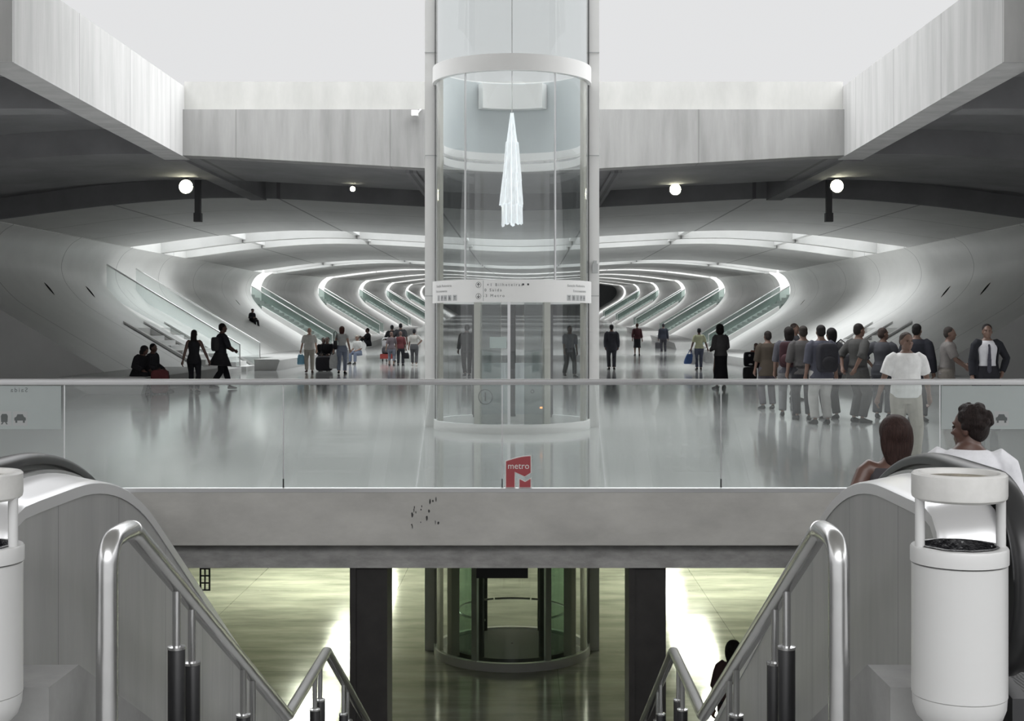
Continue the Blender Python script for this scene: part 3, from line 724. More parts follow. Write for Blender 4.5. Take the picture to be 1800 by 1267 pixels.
for side in (-1, 1):
    for k, Y in enumerate(SLOTS[:5]):
        t = thing('hall_staircase', f'green-glass stair in the {ORD[k]} bright wall slot, on the {SIDE[side]} side', 'stairs', (AX + side * 10.2, Y + 1.4, lift(Y)))
        mb = MB(); P = []
        for i in range(25):
            u, z = 10.0 + 0.283 * i, 0.17 * i
            P += [(u, z), (u, z + 0.17)]
        P += [(17.1, 4.2), (17.1, 3.7), (10.6, -0.05), (10.0, -0.05)]
        mb.prism([(AX + side * u, z) for u, z in P], 'Y', Y + 0.02, Y + 2.78); lifted(mb).build('flight', M['step'], t)
        for yy in (Y - 0.22, Y + 2.6):
            mb = MB(); P = [(9.9, 0.0), (9.9, 0.12), (14.1, 2.62), (14.1, 2.3), (10.3, 0.0)]
            mb.prism([(AX + side * u, z) for u, z in P], 'Y', yy, yy + 0.42); lifted(mb).build('stringer', M['white_stair'], t)
        glass_flank(t, side, Y - 0.02, 10.3, 14.7); glass_flank(t, side, Y + 2.7, 10.3, 14.7)
    if side == -1:
        t = thing('stair_balustrade', 'pair of clear glass balustrades on the slope behind the walking long-haired woman', 'balustrade', (AX - 10, 48, 0))
        glass_flank(t, side, 46.4, 9.9, 14.6, 1.12, 'glass'); glass_flank(t, side, 49.9, 9.9, 14.6, 1.12, 'glass')
    t = thing('sunken_stair', f'white sunken stair cut into the sloping wall on the {SIDE[side]} side', 'stairs', (AX + side * 10, 43.5, 0))
    for y0, y1 in ((43.4, 45.4), (46.2, 48.0)):
        mb = MB(); P = []
        for i in range(8): P += [(9.6 + 0.38 * i, 0.158 * i), (9.6 + 0.38 * i, 0.158 * (i + 1))]
        P += [(12.74, 1.264), (12.74, 1.1), (10.0, -0.03), (9.6, -0.03)]
        mb.prism([(AX + side * u, z) for u, z in P], 'Y', y0 + 0.01, y1 - 0.01); mb.build('flight', M['white_stair'], t)
    for y0 in (43.1, 45.42, 48.0):
        mb = MB(); P = [(10.0, 0.0), (10.1, 0.06), (13.0, 1.76), (13.0, 1.70), (10.18, 0.01)]
        mb.prism([(AX + side * u, z) for u, z in P], 'Y', y0, y0 + (0.76 if y0 == 45.42 else 0.3)); mb.build('parapet', M['white_stair'], t)
    for j, (y0, y1, u0) in enumerate(((31.0, 38.6, 8.75), (50.3, 66.0, 8.5), (77.5, 92.5, 9.1), (100.5, 116, 9.2))):
        mb = MB(); P = [(u0 + 0.12, 0), (u0, 0.37), (u0 + 0.05, 0.40), (10.82, 0.40), (10.15, 0.0)]
        mb.prism([(AX + side * u, z) for u, z in P], 'Y', y0, y1)
        if j == 1: mb.prism([(AX + side * u, z) for u, z in ((u0 + 0.12, 0), (u0, 0.37), (u0 + 0.05, 0.40), (9.4, 0.40), (9.4, 0.0))], 'Y', 46.6, y0 + 0.01)
        tag(lifted(mb).build('concrete_bench', M['bench']), f'low concrete bench at the wall foot, {SIDE[side]} side, {ORD[j]} from the lift', 'bench')
    for j, Y in enumerate((40.3, 44.1, 66.8)):
        mb = MB(); c = Vector((AX + side * 14.42, Y, 2.72))
        ax = Vector((side * 0.62, 0, 0.78)); mb.ell(c, (0.30, 0.05, 0.05), (ax, Vector((0, 1, 0)), ax.cross(Vector((0, 1, 0)))), 14, 10)
        tag(mb.build('wall_vent', M['slit']), f'dark slit vent in the curved wall on the {SIDE[side]} side, {ORD[j]} from the lift', 'vent')

for px, py, r, lab in ((327, 328, 0.16, 'glowing floodlight under the dark ceiling, outermost on the seated couple side'), (620, 332, 0.06, 'small dim floodlight under the dark ceiling, between the well corner and the lift'),
                       (1187, 333, 0.13, 'glowing floodlight under the dark ceiling, closer to the lift on the waiting group side'), (1471, 327, 0.15, 'glowing floodlight under the dark ceiling, outermost on the waiting group side')):
    p = atY(px, py, 30.4); t = thing('floodlight', lab, 'light', p)
    s = 1 if px < 922 else -1
    mb = MB(); mb.lathe([(0.0, 0.02), (r * 1.05, 0.02), (r * 1.15, -0.02), (r, -0.07), (r * 0.9, -0.03)], (0, 0, 0), 20)
    mb.map(lambda x, y, z: (p.x + x, p.y + z + 0.06, p.z + y)); mb.build('housing', M['steel'], t)
    mb = MB(); mb.ell(p + Vector((0, 0.02, 0)), (r * 0.85, r * 0.4, r * 0.85)); mb.build('lamp', M['lamp'], t)
    zc = gull_s(p.x - AX); mb = MB(); mb.box(p.x - 0.03, p.x + 0.03, p.y + 0.08, p.y + 0.14, p.z, zc - 0.01); mb.build('bracket', M['dark_metal'], t)
for px, s in ((348, 'seated couple'), (1457, 'waiting group')):
    p = atY(px, 345, 32.5); q = atY(px, 390, 32.5)
    t = thing('pendant_speaker', f'black box speaker hanging from the dark ceiling on the {s} side', 'speaker', p)
    mb = MB(); mb.box(p.x - 0.07, p.x + 0.07, p.y - 0.06, p.y + 0.06, q.z + 0.2, gull_s(p.x - AX) + 0.6); mb.build('drop_rod', M['dark_metal'], t)
    mb = MB(); mb.box(p.x - 0.09, p.x + 0.09, p.y - 0.09, p.y + 0.09, q.z, q.z + 0.22); mb.build('box', M['dark_metal'], t)
p = atY(730, 199, 26.2)
t = thing('security_camera', 'small white security camera on the well wall beside the lift', 'camera', p)
mb = MB(); mb.box(p.x - 0.07, p.x + 0.06, p.y - 0.12, p.y + 0.02, p.z - 0.06, p.z + 0.05); mb.build('housing', M['white'], t)
mb = MB(); mb.tube([p + Vector((0.04, 0, 0)), p + Vector((0.1, 0.05, 0.08)), p + Vector((0.1, 0.11, 0.09))], 0.015, 8); mb.build('bracket', M['white'], t)

# ------------------------------------------------------------------ people
UPZ = Vector((0, 0, 1))
def ik(a, t, l1, l2, hint):
    d = t - a; L = min(d.length, (l1 + l2) * 0.999); L = max(L, abs(l1 - l2) + 0.02); u = d.normalized()
    x = (l1 * l1 - l2 * l2 + L * L) / (2 * L); h = math.sqrt(max(l1 * l1 - x * x, 0))
    p = hint - u * hint.dot(u)
    p = p.normalized() if p.length > 1e-4 else Vector((0, -1, 0))
    return a + u * x + p * h, a + u * L

def basis(d, side):
    d = d.normalized(); s = (side - d * side.dot(d)).normalized(); return s, d.cross(s), d

class Pose:
    pass

def solve(kind, o):
    """joint positions for a 1.70 m figure facing -Y; L is +X (picture right when facing the camera)"""
    P = Pose(); fem = o.get('fem', False); P.fem = fem
    P.pel = Vector(o.get('pelvis', (0, 0, 0.91)))
    lean, sl = R(o.get('lean', 2)), R(o.get('side', 0))
    P.up = Vector((math.sin(sl), -math.sin(lean), math.cos(lean) * math.cos(sl))).normalized()
    tw = R(o.get('twist', 0)); lx = Vector((math.cos(tw), math.sin(tw), 0)); P.lx = (lx - P.up * lx.dot(P.up)).normalized()
    P.fw = P.lx.cross(P.up) * -1            # backwards
    P.fw = P.up.cross(P.lx)                 # points to the back (+Y)
    tor = lambda t, x=0, y=0: P.pel + P.up * t + P.lx * x + P.fw * y
    P.tor = tor; sw = 0.160 if fem else 0.182
    P.sh = {'L': tor(0.465, sw), 'R': tor(0.465, -sw)}
    d = {'L': Vector(o.get('handL', (0.27, -0.04, 0.80))), 'R': Vector(o.get('handR', (-0.27, -0.04, 0.80)))}
    eh = {'L': Vector(o.get('elbowL', (0.35, 0.9, 0))), 'R': Vector(o.get('elbowR', (-0.35, 0.9, 0)))}
    P.el, P.wr = {}, {}
    for s in 'LR': P.el[s], P.wr[s] = ik(P.sh[s], d[s], 0.295, 0.255, eh[s])
    hx = 0.092
    P.hip = {'L': tor(-0.03, hx), 'R': tor(-0.03, -hx)}
    f = {'L': Vector(o.get('footL', (0.11, 0, 0.085))), 'R': Vector(o.get('footR', (-0.11, 0, 0.085)))}
    kh = {'L': Vector(o.get('kneeL', (0.1, -1, 0.1))), 'R': Vector(o.get('kneeR', (-0.1, -1, 0.1)))}
    P.kn, P.an = {}, {}
    for s in 'LR': P.kn[s], P.an[s] = ik(P.hip[s], f[s], 0.415, 0.41, kh[s])
    P.toe = {'L': R(o.get('toeL', 8)), 'R': R(o.get('toeR', -8))}
    hy, hp, hr = R(o.get('head_yaw', 0)), R(o.get('head_pitch', 0)), R(o.get('head_roll', 0))
    P.hc = tor(o.get('neck', 0.657), 0, -0.012 - 0.05 * math.sin(hp))
    m = Matrix.Rotation(hy, 3, 'Z') @ Matrix.Rotation(hp, 3, 'X') @ Matrix.Rotation(hr, 3, 'Y')
    bx = Matrix((P.lx, P.fw, P.up)).transposed()
    m = Matrix.Rotation(tw * 0, 3, 'Z') @ m
    P.ha = tuple(m @ Vector(v) for v in ((1, 0, 0), (0, 1, 0), (0, 0, 1)))
    P.curl = o.get('curl', 0.45)
    return P

TORSO = [(-0.125, 0.085, 0.07), (-0.08, 0.150, 0.105), (-0.02, 0.168, 0.118), (0.06, 0.158, 0.108), (0.15, 0.142, 0.096), (0.25, 0.150, 0.102), (0.35, 0.166, 0.115), (0.43, 0.170, 0.110), (0.48, 0.145, 0.092), (0.515, 0.095, 0.072), (0.545, 0.064, 0.062)]
TORSO_F = [(-0.125, 0.09, 0.075), (-0.08, 0.160, 0.112), (-0.02, 0.176, 0.124), (0.06, 0.156, 0.106), (0.15, 0.122, 0.085), (0.25, 0.133, 0.094), (0.34, 0.146, 0.118), (0.42, 0.150, 0.105), (0.475, 0.128, 0.085), (0.51, 0.080, 0.066), (0.54, 0.056, 0.056)]
def torso_rings(P, inf, t0, t1, n=20, flare=0.0, belly=0.0):
    T = TORSO_F if P.fem else TORSO; out = []
    ts = [t0] + [t for t, _, _ in T if t0 + 0.01 < t < t1 - 0.01] + [t1]
    for t in ts:
        for (a, rx0, ry0), (b, rx1, ry1) in zip(T, T[1:]):
            if a <= t <= b or (t < T[0][0] and a == T[0][0]) or (t > T[-1][0] and b == T[-1][0]):
                k = min(max((t - a) / (b - a), 0), 1); rx, ry = rx0 + (rx1 - rx0) * k, ry0 + (ry1 - ry0) * k; break
        if t < -0.02: rx, ry = max(rx, 0.168 + flare * (-0.02 - t)), max(ry, 0.118 + flare * (-0.02 - t))
        iv = inf if t < 0.47 else inf * max(0.25, 1 - (t - 0.47) / 0.05)
        bl = belly * math.exp(-((t - 0.12) / 0.12) ** 2)
        c = P.tor(t, 0, -bl * 0.7)
        out.append([c + P.lx * ((rx + iv + bl * 0.6) * math.cos(2 * math.pi * j / n)) + P.fw * ((ry + iv + bl) * math.sin(2 * math.pi * j / n)) for j in range(n)])
    return out
def seg(a, b, k): return a + (b - a) * k
def arm_pts(P, s, upto):
    """points and radii down an arm: upto 0..1 = elbow half way"""
    sh, el, wr = P.sh[s], P.el[s], P.wr[s]; k = -1 if s == 'R' else 1
    pts = [(P.tor(0.44, k * 0.10), 0.062), (seg(P.tor(0.45, k * 0.12), sh, 0.8), 0.060), (sh + (el - sh) * 0.10, 0.055), (seg(sh, el, 0.35), 0.050), (seg(sh, el, 0.7), 0.044), (el, 0.040), (seg(el, wr, 0.25), 0.042), (seg(el, wr, 0.6), 0.036), (wr, 0.027)]
    ks = [0, 0, 0.05, 0.18, 0.36, 0.5, 0.62, 0.8, 1.0]
    out = [p for p, q in zip(pts, ks) if q <= upto + 1e-6]
    if ks[len(out) - 1] < upto and len(out) < len(pts):
        i = len(out); k2 = (upto - ks[i - 1]) / (ks[i] - ks[i - 1]); out.append((seg(pts[i - 1][0], pts[i][0], k2), pts[i - 1][1] + (pts[i][1] - pts[i - 1][1]) * k2))
    return out
def leg_pts(P, s, upto):
    h, k, a = P.hip[s], P.kn[s], P.an[s]
    pts = [(h + P.up * 0.03, 0.088), (seg(h, k, 0.12), 0.092), (seg(h, k, 0.35), 0.084), (seg(h, k, 0.7), 0.066), (k, 0.056), (seg(k, a, 0.28), 0.057), (seg(k, a, 0.6), 0.046), (seg(k, a, 0.9), 0.036), (a, 0.036)]
    ks = [0, 0.06, 0.18, 0.35, 0.5, 0.64, 0.8, 0.95, 1.0]
    out = [p for p, q in zip(pts, ks) if q <= upto + 1e-6]
    if ks[len(out) - 1] < upto and len(out) < len(pts):
        i = len(out); k2 = (upto - ks[i - 1]) / (ks[i] - ks[i - 1]); out.append((seg(pts[i - 1][0], pts[i][0], k2), pts[i - 1][1] + (pts[i][1] - pts[i - 1][1]) * k2))
    return out
def put_tube(mb, pr, inf=0.0, n=12): mb.tube([p for p, _ in pr], [r + inf for _, r in pr], n)

def head_geo(P, mb):
    c, (ax, ay, az) = P.hc, P.ha
    q = lambda x, y, z: c + ax * x + ay * y + az * z
    mb.ell(q(0, 0.012, 0.028), (0.074, 0.094, 0.090), P.ha, 20, 14)
    mb.ell(q(0, -0.022, -0.035), (0.062, 0.068, 0.075), P.ha, 18, 12)
    mb.ell(q(0, -0.055, -0.080), (0.034, 0.034, 0.028), P.ha, 14, 10)
    mb.ell(q(0, -0.070, 0.034), (0.052, 0.022, 0.013), P.ha, 12, 8)
    mb.ell(q(0, -0.088, -0.004), (0.011, 0.016, 0.030), P.ha, 12, 8)
    mb.ell(q(0, -0.098, -0.024), (0.017, 0.017, 0.012), P.ha, 12, 8)
    mb.ell(q(0, -0.084, -0.054), (0.025, 0.012, 0.006), P.ha, 12, 8)
    mb.ell(q(0, -0.083, -0.064), (0.022, 0.012, 0.007), P.ha, 12, 8)
    for k in (-1, 1):
        mb.ell(q(k * 0.040, -0.062, -0.018), (0.022, 0.022, 0.020), P.ha, 10, 8)
        mb.ell(q(k * 0.075, 0.012, -0.010), (0.011, 0.020, 0.031), P.ha, 10, 8)
    nb = P.tor(0.49, 0, 0.012)
    mb.tube([nb, seg(nb, q(0, 0.012, -0.05), 0.5), q(0, 0.012, -0.04)], [0.062 if not P.fem else 0.052, 0.055 if not P.fem else 0.046, 0.056 if not P.fem else 0.048], 16)

def hand_geo(P, s, mb):
    el, wr = P.el[s], P.wr[s]; k = 1 if s == 'L' else -1
    d = (wr - el).normalized()
    pn = Vector((-k, 0, 0)) if abs(d.x) < 0.8 else Vector((0, 0, -1))          # palm faces the thigh
    pn = (pn - d * pn.dot(d)).normalized(); ac = d.cross(pn)                   # across the palm
    if ac.y > 0: ac = -ac                                                      # thumb side forward
    mb.tube([wr - d * 0.02, wr + d * 0.02, wr + d * 0.055, wr + d * 0.092], [0.028, 0.032, 0.036, 0.030], 12, flat=None)
    mb.ell(wr + d * 0.055, (0.042, 0.018, 0.052), (ac, pn, d), 14, 10)
    for i, L in enumerate((0.074, 0.084, 0.078, 0.060)):
        r0 = wr + d * (0.092 - 0.006 * abs(i - 1)) + ac * (0.030 - 0.0205 * i)
        pts = [r0 - d * 0.02, r0]; a = 0.15; p = r0
        for j, f in enumerate((0.45, 0.32, 0.23)):
            a += P.curl * (0.7 + 0.25 * j) + 0.06 * i; p = p + (d * math.cos(a) + pn * math.sin(a)) * (L * f); pts.append(p)
        mb.tube(pts, [0.0095, 0.0095, 0.009, 0.0082, 0.0068], 8)
    t0 = wr + d * 0.028 + ac * 0.028
    t1 = t0 + (d * 0.62 + ac * 0.72 + pn * 0.25).normalized() * 0.036
    t2 = t1 + (d * 0.85 + ac * 0.30 + pn * 0.42).normalized() * 0.030
    mb.tube([t0 - ac * 0.012, t0, t1, t2], [0.013, 0.0125, 0.0105, 0.008], 8)

def foot_geo(P, s, mb, inf=0.0, sole=0.0):
    a = P.an[s]; ang = P.toe[s]; sh = (a - P.kn[s]).normalized()
    fd = Vector((math.sin(ang), -math.cos(ang), 0)); 
    dn = Vector((0, 0, -1)); sd = Vector((math.cos(ang), math.sin(ang), 0))
    rings = []
    for x, w_, h0, h1 in ((-0.055, 0.018, 0.02, 0.05), (-0.045, 0.031, 0.004, 0.07), (0.0, 0.036, 0.0, 0.095), (0.05, 0.038, 0.0, 0.078), (0.10, 0.043, 0.0, 0.058), (0.145, 0.044, 0.0, 0.044), (0.18, 0.036, 0.003, 0.034), (0.197, 0.018, 0.010, 0.026)):
        c = a + fd * x + dn * 0.085
        zc, zr = (h0 + h1) / 2, (h1 - h0) / 2
        rings.append([c + sd * ((w_ + inf) * math.cos(2 * math.pi * j / 14)) + UPZ * (zc + (zr + inf) * math.sin(2 * math.pi * j / 14)) for j in range(14)])
    mb.loft(rings)

HAIR = {}
def hair_geo(P, style, mb):
    c, (ax, ay, az) = P.hc, P.ha
    q = lambda x, y, z: c + ax * x + ay * y + az * z
    if style in ('short', 'long', 'bob', 'tail', 'bun', 'curly'):
        if style == 'bob': mb.ell(q(0, 0.030, 0.030), (0.096, 0.098, 0.100), P.ha, 18, 12)
        mb.ell(q(0, 0.024, 0.048), (0.081, 0.090, 0.082), P.ha, 18, 12)
        mb.ell(q(0, 0.052, 0.005), (0.077, 0.062, 0.085), P.ha, 18, 12)
    if style == 'thin':
        mb.ell(q(0, 0.050, 0.010), (0.079, 0.064, 0.055), P.ha, 16, 10)
    if style == 'curly':
        rnd = random.Random(5)
        for i in range(70):
            th, ph = rnd.uniform(0, 2 * math.pi), rnd.uniform(-0.35, 1.0)
            v = Vector((math.cos(th) * math.sqrt(1 - ph * ph * 0.9), math.sin(th) * math.sqrt(1 - ph * ph * 0.9), ph))
            if v.y < -0.5 and v.z < 0.55: continue
            if v.y < -0.2 and v.z < 0.25: continue
            mb.ell(q(v.x * 0.082, 0.028 + v.y * 0.092, 0.040 + v.z * 0.088), (0.024, 0.024, 0.022), P.ha, 8, 6)
    if style in ('long', 'bob'):
        L = 0.40 if style == 'long' else 0.175
        rings = []
        for i in range(9):
            t = i / 8; z = 0.05 - (0.05 + L) * t; w_ = (0.092 if style == 'bob' else 0.080) + 0.014 * math.sin(t * 3.1) - (0.022 * t if style == 'long' else 0.042 * t * t)
            dpt = 0.052 - 0.02 * t; y = 0.058 + 0.035 * t * (1 if style == 'long' else 0.2)
            rings.append([q(w_ * math.cos(2 * math.pi * j / 16), y + dpt * math.sin(2 * math.pi * j / 16), z) for j in range(16)])
        mb.loft(rings)
    if style == 'big':
        mb.ell(q(0, 0.03, 0.035), (0.108, 0.112, 0.102), P.ha, 18, 12); mb.ell(q(0, 0.06, -0.06), (0.112, 0.085, 0.11), P.ha, 18, 12)
    if style == 'tail':
        mb.tube([q(0, 0.09, 0.05), q(0, 0.135, 0.02), q(0, 0.13, -0.08), q(0, 0.115, -0.17)], [0.03, 0.034, 0.03, 0.012], 12)
    if style == 'cap':
        mb.ell(q(0, 0.016, 0.055), (0.084, 0.100, 0.072), P.ha, 18, 12)
        mb.ell(q(0, -0.105, 0.052), (0.062, 0.062, 0.010), P.ha, 16, 8)
    if style == 'helmet':
        mb.ell(q(0, 0.02, 0.03), (0.10, 0.115, 0.10), P.ha, 18, 12)

def person(label, pos, yaw, H, pose, skin='skin_l', hair=('short', (0.02, 0.016, 0.013)), top=None, bottom=None, shoes=(0.02, 0.02, 0.02), fine=0.013, group=None, extra=None):
    """top = (colour, sleeve 0..1, hem t, inflate); bottom = (kind, colour, length 0..1, inflate)"""
    P = solve('p', pose); sc = H / 1.70
    t = thing('person', label, 'person', pos, group)
    Mx = Matrix.Translation(Vector(pos)) @ Matrix.Rotation(R(yaw), 4, 'Z') @ Matrix.Scale(sc, 4)
    def fin(mb, name, m, vox=None, sm=1, par=None):
        mb.map(lambda x, y, z: tuple(Mx @ Vector((x, y, z))))
        return mb.build(name, m, par or t, remesh=(vox or fine), smooth=sm)
    mb = MB()
    mb.loft(torso_rings(P, -0.006, -0.125, 0.545))
    for s in 'LR':
        put_tube(mb, arm_pts(P, s, 1.0), -0.002); hand_geo(P, s, mb); put_tube(mb, leg_pts(P, s, 1.0), -0.004); foot_geo(P, s, mb, -0.003)
    head_geo(P, mb)
    fin(mb, 'body', M[skin], min(fine, 0.011), 1)
    if hair and hair[0] != 'bald':
        mb = MB(); hair_geo(P, hair[0], mb); fin(mb, 'cap' if hair[0] == 'cap' else 'hair', cloth(hair[1], 0.6) if hair[0] == 'cap' else hair_mat(hair[1]), min(fine, 0.010), 1)
    for it in (top if isinstance(top, list) else [top]):
        if not it: continue
        col, slv, hem, inf = it[:4]; nm = it[4] if len(it) > 4 else 'shirt'
        mb = MB(); mb.loft(torso_rings(P, inf, hem, 0.515 if nm != 'tank_top' else 0.47, flare=it[5] if len(it) > 5 else 0.1, belly=pose.get('belly', 0)))
        if slv > 0:
            for s in 'LR':
                pr = arm_pts(P, s, slv); ie = inf + (0.004 if slv < 0.9 else 0.006)
                mb.tube([p for p, _ in pr], [r * (0.80 if i == 0 else 0.94 if i == 1 else 1) + ie * (0.1 if i == 0 else 0.35 if i == 1 else 0.7 if i == 2 else 1) for i, (_, r) in enumerate(pr)], 12)
        fin(mb, nm, cloth(col, 0.85, 0.12, 10), fine, 2)
    if bottom:
        kind, col, ln, inf = bottom
        mb = MB()
        if kind == 'skirt':
            rings = torso_rings(P, inf, -0.08, 0.10)[::-1]
            ms = [(seg(P.hip['L'], P.an['L'], k) + seg(P.hip['R'], P.an['R'], k)) / 2 for k in (0.3, 0.6, ln)]
            for i, c in enumerate(ms):
                rx, ry = 0.175 + 0.02 * i, 0.135 + 0.02 * i
                rings.append([Vector((c.x + rx * math.cos(2 * math.pi * j / 20), c.y + ry * math.sin(2 * math.pi * j / 20), c.z)) for j in range(20)])
            mb.loft(rings); nm = 'skirt'
        else:
            mb.loft(torso_rings(P, inf, -0.14, 0.10))
            for s in 'LR':
                pr = leg_pts(P, s, ln); put_tube(mb, [(p, max(r, 0.05 if ln > 0.9 else 0) + inf) for p, r in pr], 0)
            nm = 'trousers' if ln > 0.9 else 'shorts'
        fin(mb, nm, cloth(col, 0.85, 0.12, 10), fine, 2)
    if shoes:
        for s in 'LR':
            mb = MB(); foot_geo(P, s, mb, 0.006); fin(mb, 'shoe', cloth(shoes, 0.5, 0.1, 10), fine * 0.8, 1)
    t['pose'] = 1
    def W(v): return Mx @ Vector(v)
    return t, P, W, fin

def eyes(P, fin):
    for k in (-1, 1):
        mb = MB(); mb.ell(P.hc + P.ha[0] * (k * 0.031) + P.ha[1] * -0.078 + P.ha[2] * 0.012, (0.011, 0.010, 0.006), P.ha, 10, 8)
        o = fin(mb, 'eye', cloth((0.02, 0.015, 0.012), 0.3), 0.004, 0)

def tote(name, label, cat, top, w_, h, d, col, hand=0.10, yaw=0, rough=0.5, tilt=0.0, handles=True):
    """soft bag hanging by its handles from top"""
    t = thing(name, label, cat, top)
    top = Vector(top); rings = []
    rot = Matrix.Rotation(R(yaw), 3, 'Z')
    def q(x, y, z): return top + rot @ Vector((x + tilt * -z, y, z))
    for z, kw, kd in ((-hand, 0.62, 0.35), (-hand - h * 0.15, 0.82, 0.7), (-hand - h * 0.45, 0.97, 1.0), (-hand - h * 0.8, 1.0, 1.0), (-hand - h * 0.95, 0.93, 0.8), (-hand - h, 0.75, 0.5)):
        rings.append([q(w_ / 2 * kw * (abs(math.cos(2 * math.pi * j / 20)) ** 0.6) * (1 if math.cos(2 * math.pi * j / 20) > 0 else -1) + 0.012 * math.sin(j * 2.4 + z * 30), d / 2 * kd * math.sin(2 * math.pi * j / 20), z) for j in range(20)])
    mb = MB(); mb.loft(rings); mb.build('pouch', cloth(col, rough, 0.12, 12), t)
    if handles:
        for k in (-1, 1):
            mb = MB(); mb.tube([q(-w_ * 0.26, k * d * 0.12, -hand * 1.05), q(-w_ * 0.14, k * 0.012, -0.02), q(0, k * 0.012, 0.006), q(w_ * 0.14, k * 0.012, -0.02), q(w_ * 0.26, k * d * 0.12, -hand * 1.05)], 0.008, 6)
            mb.build('handle', cloth(col, rough, 0.12, 12), t)
    return t
def soft_box(name, label, cat, c, size, col, yaw=0, parts=(), rough=0.7):
    """rounded bag or case standing on or carried at c (its middle)"""
    c = Vector(c); t = thing(name, label, cat, c - Vector((0, 0, size[2] / 2))); rot = Matrix.Rotation(R(yaw), 3, 'Z')
    rings = []
    n = 24
    for i in range(9):
        ph = -math.pi / 2 + math.pi * i / 8; z = math.copysign(abs(math.sin(ph)) ** 0.45, math.sin(ph)) * size[2] / 2; k = max(abs(math.cos(ph)), 0.02) ** 0.35
        rings.append([c + rot @ Vector((size[0] / 2 * k * math.copysign(abs(math.cos(2 * math.pi * j / n)) ** 0.5, math.cos(2 * math.pi * j / n)), size[1] / 2 * k * math.copysign(abs(math.sin(2 * math.pi * j / n)) ** 0.5, math.sin(2 * math.pi * j / n)), z)) for j in range(n)])
    mb = MB(); mb.loft(rings); mb.build('body', cloth(col, rough, 0.15, 12), t)
    for nm, pc, ps, pcol in parts:
        p = c + rot @ Vector(pc); mb = MB()
        if nm in ('handle', 'strap'):
            w_, h_ = ps[0], ps[2]
            mb.tube([p + rot @ Vector((-w_ / 2, 0, 0)), p + rot @ Vector((-w_ / 2 * 0.9, ps[1], h_ * 0.8)), p + rot @ Vector((0, ps[1], h_)), p + rot @ Vector((w_ / 2 * 0.9, ps[1], h_ * 0.8)), p + rot @ Vector((w_ / 2, 0, 0))], 0.011, 8)
        elif nm == 'wheel': mb.ell(p, ps, None, 12, 8)
        else: mb.ell(p, ps, (rot @ Vector((1, 0, 0)), rot @ Vector((0, 1, 0)), UPZ), 16, 10)
        mb.build(nm, cloth(pcol, rough, 0.1, 12), t)
    return t

def spot(px, Y, z=0.0): return ((px - VX) * Y / F_PX, Y, z)
def Yof(foot, z=0.0): return F_PX * (EYE - z) / (foot - VY)
WALK = dict(footL=(0.09, -0.22, 0.10), footR=(-0.09, 0.24, 0.14), handL=(0.26, 0.14, 0.82), handR=(-0.26, -0.20, 0.84))
WALK2 = dict(footL=(0.09, 0.22, 0.13), footR=(-0.09, -0.20, 0.09), handL=(0.26, -0.18, 0.84), handR=(-0.26, 0.12, 0.82))
BLK = (0.018, 0.018, 0.021); DRK = (0.03, 0.03, 0.036)

# --- by the long-haired woman
person('woman with long dark hair in dark clothes walking away from the bridge', spot(341, 31.5), 180, 1.53, dict(WALK, fem=True, handL=(0.30, 0.05, 0.80), handR=(-0.40, -0.05, 0.82), footL=(0.10, -0.06, 0.085), footR=(-0.09, 0.06, 0.09)),
       'skin_d', ('long', (0.012, 0.010, 0.010)), (BLK, 0.0, -0.10, 0.014, 'tank_top'), ('trousers', (0.016, 0.016, 0.02), 0.97, 0.012))
tj, Pj, Wj, fj = person('man striding in profile with a jacket tied round his waist', spot(388, 33.0), 118, 1.69, dict(footL=(0.09, -0.26, 0.09), footR=(-0.09, 0.26, 0.13), handL=(0.20, -0.30, 1.02), handR=(-0.22, -0.30, 1.0), elbowL=(0.8, 0.7, 0), elbowR=(-0.8, 0.7, 0), lean=4),
       'skin_d', ('short', (0.012, 0.010, 0.010)), (DRK, 0.55, -0.06, 0.03), ('trousers', BLK, 0.97, 0.022))
mb = MB(); mb.loft(torso_rings(Pj, 0.05, -0.30, 0.02, flare=0.45)); fj(mb, 'jacket', cloth((0.035, 0.033, 0.036)), 0.016, 2)
soft_box('backpack', 'dark backpack on the man striding with a tied jacket', 'backpack', Wj(Pj.tor(0.24, 0.03, 0.14)), (0.32, 0.19, 0.36), (0.05, 0.048, 0.05), 118)

SIT = dict(pelvis=(0, 0, 0.52), footL=(0.13, -0.42, 0.085), footR=(-0.13, -0.42, 0.085), handL=(0.14, -0.30, 0.60), handR=(-0.14, -0.30, 0.60), lean=12)
person('seated person in a dark hooded coat huddled behind the red suitcase, outer one', (-9.36, 31.65, 0), 62, 1.52, dict(SIT, lean=16, side=6, head_pitch=10), 'skin_d', ('big', (0.02, 0.018, 0.02)), (BLK, 1.0, -0.12, 0.04, 'coat'), ('trousers', BLK, 0.97, 0.03))
person('seated person leaning on the hooded one beside the red suitcase', (-9.22, 32.25, 0), 75, 1.56, dict(SIT, lean=10, side=-4), 'skin_d', ('short', (0.012, 0.011, 0.012)), ((0.035, 0.035, 0.04), 1.0, -0.12, 0.025), ('trousers', BLK, 0.97, 0.02))
Xs = spot(281, 31.0)
soft_box('suitcase', 'dark red suitcase on the floor beside the huddled seated couple', 'suitcase', (Xs[0], 31.0, 0.30), (0.42, 0.24, 0.56), (0.10, 0.025, 0.028), 10, (('handle', (0, 0, 0.27), (0.2, 0, 0.06), BLK), ('pocket', (0, -0.12, -0.05), (0.17, 0.03, 0.16), (0.08, 0.02, 0.022)), ('wheel', (0.15, 0, -0.28), (0.03, 0.03, 0.03), BLK), ('wheel', (-0.15, 0, -0.28), (0.03, 0.03, 0.03), BLK)))
